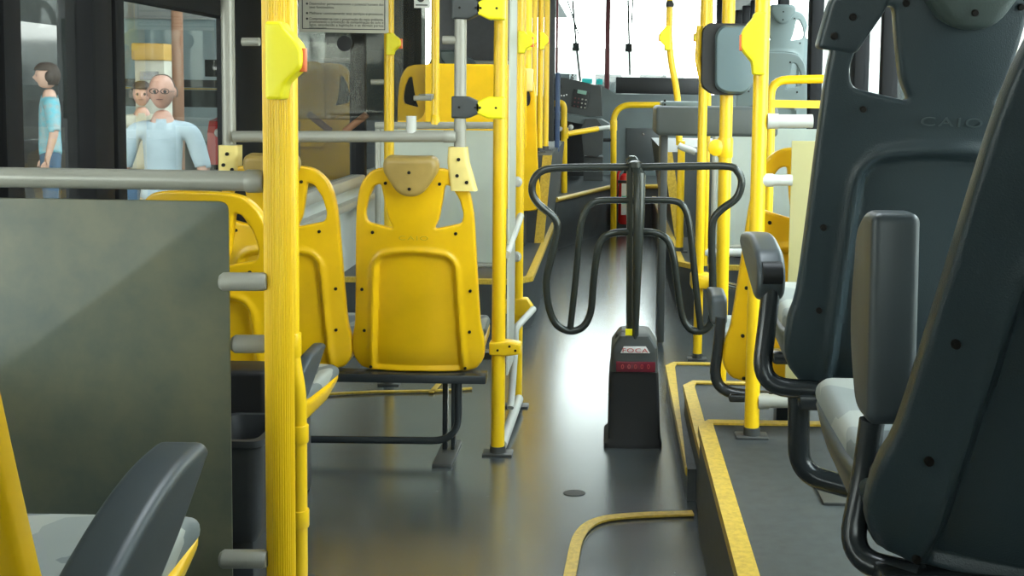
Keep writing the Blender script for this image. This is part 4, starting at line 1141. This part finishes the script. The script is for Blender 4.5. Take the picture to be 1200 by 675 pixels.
MB().box(*pb(684, 184, 706, 232, 10.6, .3)).out('coin_box_stand', 'consdark', dc)
MB().box(*pb(640, 139, 684, 232, 11.2, .2)).out('footwell_shade', 'black', dc)  # black block standing in for the shaded void under the shelf
for i, (x0, x1_) in enumerate(((682, 694), (699, 706))):
    o = MB().box(*pb(x0, 92+i*.5, x1_, 98+i*1, 11.95, .02)).out('card', 'cyan'); tag(o, ['wider cyan card on the dashboard edge', 'narrower cyan card on the dashboard beside the central windscreen pillar'][i], 'card')
k_ = pb(722, 90, 822, 108, 12.0, .2); o = MB().box(k_[0], k_[1], 12.0, 12.2, P(722, 110, YC).z+.003, k_[5], bev=.01).out('display_box', 'black'); tag(o, 'long black box lying at the lower edge of the windscreen', 'box')
# wipers
for i, (pts, lab) in enumerate((([(671, 0), (675, 50), (680, 95)], 'thin wiper left of the central windscreen pillar'), ([(736, 0), (737, 40), (738, 88)], 'thin wiper right of the central windscreen pillar'))):
    w_ = thing('wiper', lab, 'wiper', tuple(P(*pts[-1], YF+.35)))
    MB().tube([P(*p, YF+.35) for p in pts], .012, 8).out('wiper_arm', 'black', w_)
    MB().tube([P(pts[0][0]-8+i*14, -5, YF+.33), P(pts[1][0]+3, pts[1][1]-10, YF+.33)], .009, 8).box(P(pts[1][0]-4, 40, YF+.3).x, P(pts[1][0]+4, 40, YF+.3).x, YF+.3, YF+.34, P(1, 48, YF).z, P(1, 38, YF).z).out('wiper_blade', 'black', w_)

# ================================================================== OUTSIDE
GZ = -.35
struct(MB().box(-40, 40, -15, 70, GZ-.3, GZ-.0).out('ground', 'asphalt')) 
struct(MB().box(-20, -4.2, -10, 60, GZ, GZ+.14).out('ground', 'kerb'))
def building(label, x0, x1, y0, y1, h, material, wn, face):
    b = thing('building', label, 'building', ((x0+x1)/2, (y0+y1)/2, GZ))
    MB().box(x0, x1, y0, y1, GZ, h).out('wall', material, b)
    return b
struct(MB().box(-14.8, -1.75, -8, 45, 4.2, 4.4).out('ceiling', 'consdark'))  # unseen roof added over the left outside to shade it
bl = building('long grey building seen through the left windows', -19, -15, 0, 60, 8, 'build2', 0, 'x')
for k in range(8):
    MB().box(-15.06, -14.9, 8+k*5, 10.5+k*5, 1.2, 2.8).out('window', 'glassdark', bl)
br = building('pale building seen through the right side windows', 9, 13, 2, 70, 5.5, 'build', 0, 'x')
for k in range(10):
    MB().box(8.9, 9.02, 4+k*5, 5.2+k*5, .4, 3.2).out('window', 'glassdark', br)
# dark coach added outside the left windows, stands in for dark reflections
cd = thing('coach', 'dark coach added as stand-in for dark reflections in the left windows above the double seat', 'bus', (-3.7, 20, GZ))
MB().box(-4.75, -2.65, 15, 27, GZ+.35, 3.2, bev=.08, seg=4).out('body', 'busC', cd)
MB().box(-4.5, -2.9, 14.97, 15.03, .9, 2.7, bev=.01).box(-2.66, -2.63, 15.4, 26.6, .9, 2.6, bev=.01).out('window_band', 'glassdark', cd)
for yy in (17, 25):
    MB().lathe([(.3, 0), (.48, .0), (.5, .03), (.5, .25)], (-2.9, yy, GZ+.5), 28, 'X').out('wheel', 'black', cd)
# pale blue coach further (rear face)
YK = 24
a = P(197, 22, YK); b = P(259, 22, YK)
cb_ = thing('coach', 'pale blue coach with yellow stripe, seen behind the man in the shirt', 'bus', ((a.x+b.x)/2, YK+3, GZ))
MB().box(b.x-2.4, b.x, YK, YK+9, GZ+.35, a.z, bev=.1, seg=4).out('body', 'busA', cb_)
p = lambda px_, py_: P(px_, py_, YK)
MB().box(p(240, 60).x, p(256, 60).x, YK-.02, YK+.02, p(1, 86).z, p(1, 66).z, bev=.01).out('window', 'glassdark', cb_)
MB().box(b.x-2.3, b.x-.05, YK-.02, YK+.02, p(1, 99).z, p(1, 90).z).out('belt', 'black', cb_)
MB().box(b.x-2.3, b.x-.02, YK-.03, YK+.02, p(1, 101.5).z, p(1, 99.5).z).out('stripe', 'ystrip', cb_, label='yellow stripe')
MB().box(b.x-2.3, b.x-.02, YK-.02, YK+.02, p(1, 122).z, p(1, 102).z).out('lower_window', 'glassdark', cb_)
for xx in (b.x-2.2, b.x-.4):
    MB().lathe([(.3, 0), (.48, .0), (.5, .03), (.5, .25)], (xx, YK+1.2, GZ+.5), 24, 'X').out('wheel', 'black', cb_)
# orange and cream booth
YO = 13
a = P(157, 40, YO); b = P(192, 40, YO)
co = thing('ticket_booth', 'cream booth with orange roof band seen in the door glass left of the man', 'booth', ((a.x+b.x)/2, YO+.4, GZ+.14))
MB().box(a.x, b.x, YO, YO+.5, GZ+.14, P(1, 68, YO).z, bev=.01).out('body', 'paper', co)
MB().box(a.x-.02, b.x+.02, YO-.05, YO+.55, P(1, 68, YO).z, P(1, 48, YO).z, bev=.02).out('roof', 'busB', co)
MB().box(a.x+.07, b.x-.07, YO-.02, YO+.02, P(1, 91, YO).z, P(1, 81, YO).z).out('window', 'glassdark', co)
o = MB().tube([(P(208, 60, 11).x, 11, GZ), (P(208, 60, 11).x, 11, 3.2)], .055).out('street_post', 'brown'); tag(o, 'brown street post standing right behind the man', 'post')
# dark kiosk
a = P(67, 100, 11.2); b = P(112, 100, 11.2)
ks = thing('kiosk', 'dark kiosk seen through the first door glass, right of the woman', 'kiosk', (a.x+.2, 11.4, GZ+.14))
MB().box(a.x, b.x, 11.2, 11.7, GZ+.14, 2.5, bev=.02).out('body', 'dark', ks)
MB().box(a.x+.06, b.x-.06, 11.18, 11.22, .9, 1.9, bev=.01).out('window', 'glassdark', ks)
MB().box(a.x-.05, b.x+.05, 11.15, 11.75, 2.5, 2.56, bev=.01).out('roof', 'consdark', ks)
# red car bit + silver pole
YCr = 19
a = P(256, 112, YCr)
rc = thing('car', 'red car with white lamp seen beside the grey post at left', 'car', (a.x+.3, YCr+1, GZ))
pr2 = [(0, 0), (0, .55), (.1, .75), (.9, .85), (1.3, 1.25), (2.6, 1.3), (3.2, .9), (4.0, .8), (4.1, .35), (4.0, 0)]
MB().prism([(a.x-.2, YCr+y_, GZ+.25+z_) for y_, z_ in pr2], (1.5, 0, 0)).out('body', 'red', rc, ang=20)
MB().box(a.x-.1, a.x+1.2, YCr+1.0, YCr+1.2, GZ+1.15, GZ+1.45).out('windscreen', 'glassdark', rc)
for yy in (.7, 3.2): MB().lathe([(.2, 0), (.3, 0), (.31, .2)], (a.x-.25, YCr+yy, GZ+.31), 20, 'X').lathe([(.2, 0), (.3, 0), (.31, .2)], (a.x+1.15, YCr+yy, GZ+.31), 20, 'X').out('wheel', 'black', rc)
MB().lathe([(.08, 0), (.06, .03)], (a.x, YCr-.01, GZ+.8), 16, 'Y').out('headlamp', 'label', rc)
# trees / shop front seen beyond windscreen
def tree(label, x, y, h, r):
    t = thing('tree', label, 'tree', (x, y, GZ))
    MB().tube([(x, y, GZ), (x+.1, y, h*.6)], .15, 8).out('trunk', 'brown', t)
    m = MB(); b = m.b
    for k in range(70):
        d = Vector((random.gauss(0, 1), random.gauss(0, 1), random.gauss(0, .8))).normalized()*r*random.uniform(.4, 1)
        ico = bmesh.ops.create_icosphere(b, subdivisions=2, radius=r*random.uniform(.16, .3))
        for v in ico['verts']: v.co = v.co*random.uniform(.85, 1.15)+Vector((x, y, h))+d
    m.out('foliage', 'leaf', t)
#tree('leafy tree beyond the windscreen to the right', 3.4, 34, 4.2, 2.2)
# front wall of shops, pale
bf = building('pale low building beyond the windscreen', -9, 4, 60, 64, 3.6, 'build', 0, 'y')
for k in range(5): MB().box(-8+k*2.4, -6.6+k*2.4, 59.9, 60.02, 1.0, 2.2).out('window', 'glassdark', bf)

# ================================================================== PEOPLE
def person(label, headpx, Y, height_z, ground, face_dir, top_m, leg_m, hair_m, skin_m, bald=False, glasses=False, female=False, lean=0, arm_pose=0):
    hp = P(*headpx, Y); x = hp.x
    t = thing('person', label, 'person', (x, Y, ground), face_dir)
    H = height_z-ground; hh = H/7.4
    zc = H-hh*.5
    sw = (.115 if female else .125)*H
    # skeleton (local coords, facing -y)
    J = {}
    vs = []; ed = []; rad = []
    def v(co, r, par=None):
        vs.append(co); rad.append(r); i = len(vs)-1
        if par is not None: ed.append((par, i))
        return i
    pel = v((0, 0, H*.52), (H*.085, H*.065))
    ab = v((0, -.005, H*.60), (H*.075 if not female else H*.066, H*.058), pel)
    ch = v((0, 0, H*.70), (H*.092, H*.066), ab)
    ns = v((0, .005, H*.775), (H*.06, H*.045), ch)
    nk = v((0, .0, H*.865), (H*.032, H*.034), ns)
    for s in (-1, 1):
        sh = v((s*sw*.88, .005, H*.775), (H*.036, H*.036), ns)
        el = v((s*(sw+.05), .02, H*.62), (H*.026, H*.026), sh)
        if arm_pose: wr = v((s*(sw*.45), -.2, H*.66), (H*.018, H*.018), el)
        else: wr = v((s*(sw+.06), -.04, H*.48), (H*.018, H*.018), el)
        hip = v((s*H*.05, 0, H*.49), (H*.055, H*.056), pel)
        kn = v((s*H*.055, -.01, H*.27), (H*.034, H*.036), hip)
        an = v((s*H*.057, .01, H*.05), (H*.024, H*.026), kn)
        ft = v((s*H*.065, -.12, H*.018), (H*.022, H*.017), an)
        # fingers
        for k in range(4):
            w = vs[wr]; d = -1 if not arm_pose else -1
            if arm_pose: f0 = v((w[0]+s*.012*(k-1.5), w[1]-.05, w[2]+.01), (.011, .011), wr); f1 = v((w[0]+s*.015*(k-1.5), w[1]-.10+.008*abs(k-1.5), w[2]+.0), (.008, .008), f0)
            else: f0 = v((w[0]+.0, w[1]-.02+.016*(k-1.5), w[2]-.06), (.011, .011), wr); f1 = v((w[0]-s*.015, w[1]-.03+.018*(k-1.5), w[2]-.12+.008*abs(k-1.5)), (.008, .008), f0)
    me = bpy.data.meshes.new('body'); me.from_pydata([Vector(c) for c in vs], ed, []); me.update()
    o = bpy.data.objects.new('body', me); COL.objects.link(o)
    o.modifiers.new('s', 'SKIN'); md = o.modifiers['s']; md.use_smooth_shade = True; md.branch_smoothing = .6
    sv = me.skin_vertices[0].data
    for i, r in enumerate(rad): sv[i].radius = r
    sv[0].use_root = True
    sb = o.modifiers.new('u', 'SUBSURF'); sb.levels = 2; sb.render_levels = 2
    bpy.context.view_layer.update()
    bm_ = bpy.data.meshes.new_from_object(o.evaluated_get(bpy.context.evaluated_depsgraph_get()))
    bpy.data.objects.remove(o); 
    # head grown onto the neck: shaped lathe-like grid joined into the same mesh
    b = bmesh.new(); b.from_mesh(bm_)
    hw = hh*.36; hd = hh*.44; n1, n2 = 28, 22
    rings = []
    for i in range(n2+1):
        ph = PI*i/n2; zz = math.cos(ph); ring = []
        for k in range(n1):
            th = 2*PI*k/n1; rr = max(0, math.sin(ph))**.72
            jaw = 1 - .30*max(0, -zz)**1.5
            X = hw*rr*math.cos(th)*jaw; Y_ = hd*rr*math.sin(th)*(1-.18*max(0, -zz)); Z = hh*.5*zz
            if math.sin(th) < 0:    # face side (-y)
                f = -math.sin(th)
                dx = X/hw; dz = Z/hh
                Y_ += -.020*hh/.23*math.exp(-(dx/.16)**2)*math.exp(-((dz+.07)/.09)**2)*1.3   # nose
                Y_ += .010*hh/.23*(math.exp(-((dx-.36)/.17)**2)+math.exp(-((dx+.36)/.17)**2))*math.exp(-((dz-.02)/.05)**2)  # sockets
                Y_ += -.008*math.exp(-(dx/.3)**2)*math.exp(-((dz+.22)/.03)**2)  # lips
                Y_ += -.010*math.exp(-(dx/.3)**2)*math.exp(-((dz+.42)/.08)**2)  # chin
            ring.append(b.verts.new((X, Y_-.015, H-hh*.5+Z)))
        rings.append(ring)
    for i in range(n2):
        for k in range(n1): 
            try: b.faces.new((rings[i][k], rings[i+1][k], rings[i+1][(k+1) % n1], rings[i][(k+1) % n1]))
            except ValueError: pass
    for s in (-1, 1):   # ears
        r = bmesh.ops.create_uvsphere(b, u_segments=10, v_segments=8, radius=.5)
        for q_ in r['verts']: q_.co = Vector((q_.co.x*.03+s*hw*.98, q_.co.y*.04+.0, q_.co.z*.07+H-hh*.52))
    bmesh.ops.remove_doubles(b, verts=b.verts[:], dist=1e-5)
    bmesh.ops.recalc_face_normals(b, faces=b.faces[:])
    b.to_mesh(bm_); b.free()
    bm_.materials.clear(); bm_.materials.append(M[skin_m]); smooth(bm_, 60)
    bm_['done'] = 1
    body = bpy.data.objects.new('body', bm_); COL.objects.link(body); body.parent = t
    # clothing: inflated copies of body regions
    def cloth(name, cond, off, mt):
        bb2 = bmesh.new(); bb2.from_mesh(bm_)
        dl = [f for f in bb2.faces if not cond(f.calc_center_median())]
        bmesh.ops.delete(bb2, geom=dl, context='FACES')
        bb2.normal_update()
        for q_ in bb2.verts: q_.co += q_.normal*off
        me2 = bpy.data.meshes.new(name); bb2.to_mesh(me2); bb2.free()
        me2.materials.clear(); me2.materials.append(M[mt]); smooth(me2, 60); me2['done'] = 1
        o2 = bpy.data.objects.new(name, me2); COL.objects.link(o2); o2.parent = t
        so = o2.modifiers.new('so', 'SOLIDIFY'); so.thickness = .004; return o2
    cloth('shirt', lambda c: H*.50 < c.z < H*.815 and (c.z > H*.63 or abs(c.x) < sw*.92) and not (arm_pose and c.y < -.12) , .012, top_m)
    cloth('trousers', lambda c: H*.04 < c.z < H*.53 and abs(c.x) < sw*.98, .010, leg_m)
    cloth('shoes', lambda c: c.z < H*.045, .006, 'black')
    if not bald or True:
        lim = H-hh*(.20 if bald else .30)
        def hc(c):
            if c.z < H-hh*(.62 if not female else .85): return False
            if c.z > lim and not bald: return True
            if c.z > lim + hh*.1 and bald: return c.y > .0 or False
            return c.y > (.0 if bald else -.02)
        cloth('hair', lambda c: hc(c) and abs(c.x) < .14, .008 if bald else .018, hair_m)
    for s in (-1, 1):
        MB().lathe([(.004, 0), (.012, .003), (.004, .008)], (0, 0, 0), 12, 'Y').b.free()
        m = MB(); m.lathe([(.012, 0), (.012, .002)], (s*hw*.38, -hd*.90-.015, H-hh*.49), 12, 'Y'); me3 = m.mesh()
        link('eye', me3, 'ink', t, local=True)
    if glasses:
        m = MB()
        for s in (-1, 1):
            cx2 = s*hw*.42; zz = H-hh*.48; pts = [(cx2+.026*math.cos(a), -hd-.026, zz+.017*math.sin(a)) for a in [2*PI*k/16 for k in range(17)]]
            m.tube(pts, .0025, 6)
            m.tube([(cx2+s*.026, -hd-.026, zz), (s*hw*1.02, -.01, zz)], .002, 6)
        m.tube([(-hw*.42+.026, -hd-.026, H-hh*.48), (hw*.42-.026, -hd-.026, H-hh*.48)], .002, 6)
        link('glasses', m.mesh(), 'black', t, local=True)
    if not female:
        link('collar', MB().lathe([(H*.042, 0), (H*.046, .0), (H*.036, .035), (H*.033, .035)], (0, .004, H*.80), 20).mesh(), top_m, t, local=True)
    # mouth
    link('mouth', MB().box(-.022, .022, -hd*.86-.034, -hd*.86-.02, H-hh*.735, H-hh*.715, bev=.003).mesh(), 'maroon', t, local=True)
    return t
YM = 7.5
person('bald man in glasses and pale blue shirt standing outside the door glass', (190, 108), YM, P(190, 88, YM).z, GZ, math.radians(14), 'shirt', 'khaki', 'hair2', 'skin', bald=True, glasses=True)
person('person with brown hair partly hidden behind the man in pale blue', (166, 112), 9.6, P(166, 97, 9.6).z, GZ+.14, math.radians(20), 'khaki', 'jeans', 'hair', 'skin')
person('woman in a patterned blue top and jeans seen through the first door glass', (57, 86), 10.2, P(57, 75, 10.2).z, GZ+.14, math.radians(-60), 'teal', 'jeans', 'hair', 'skin2', female=True)
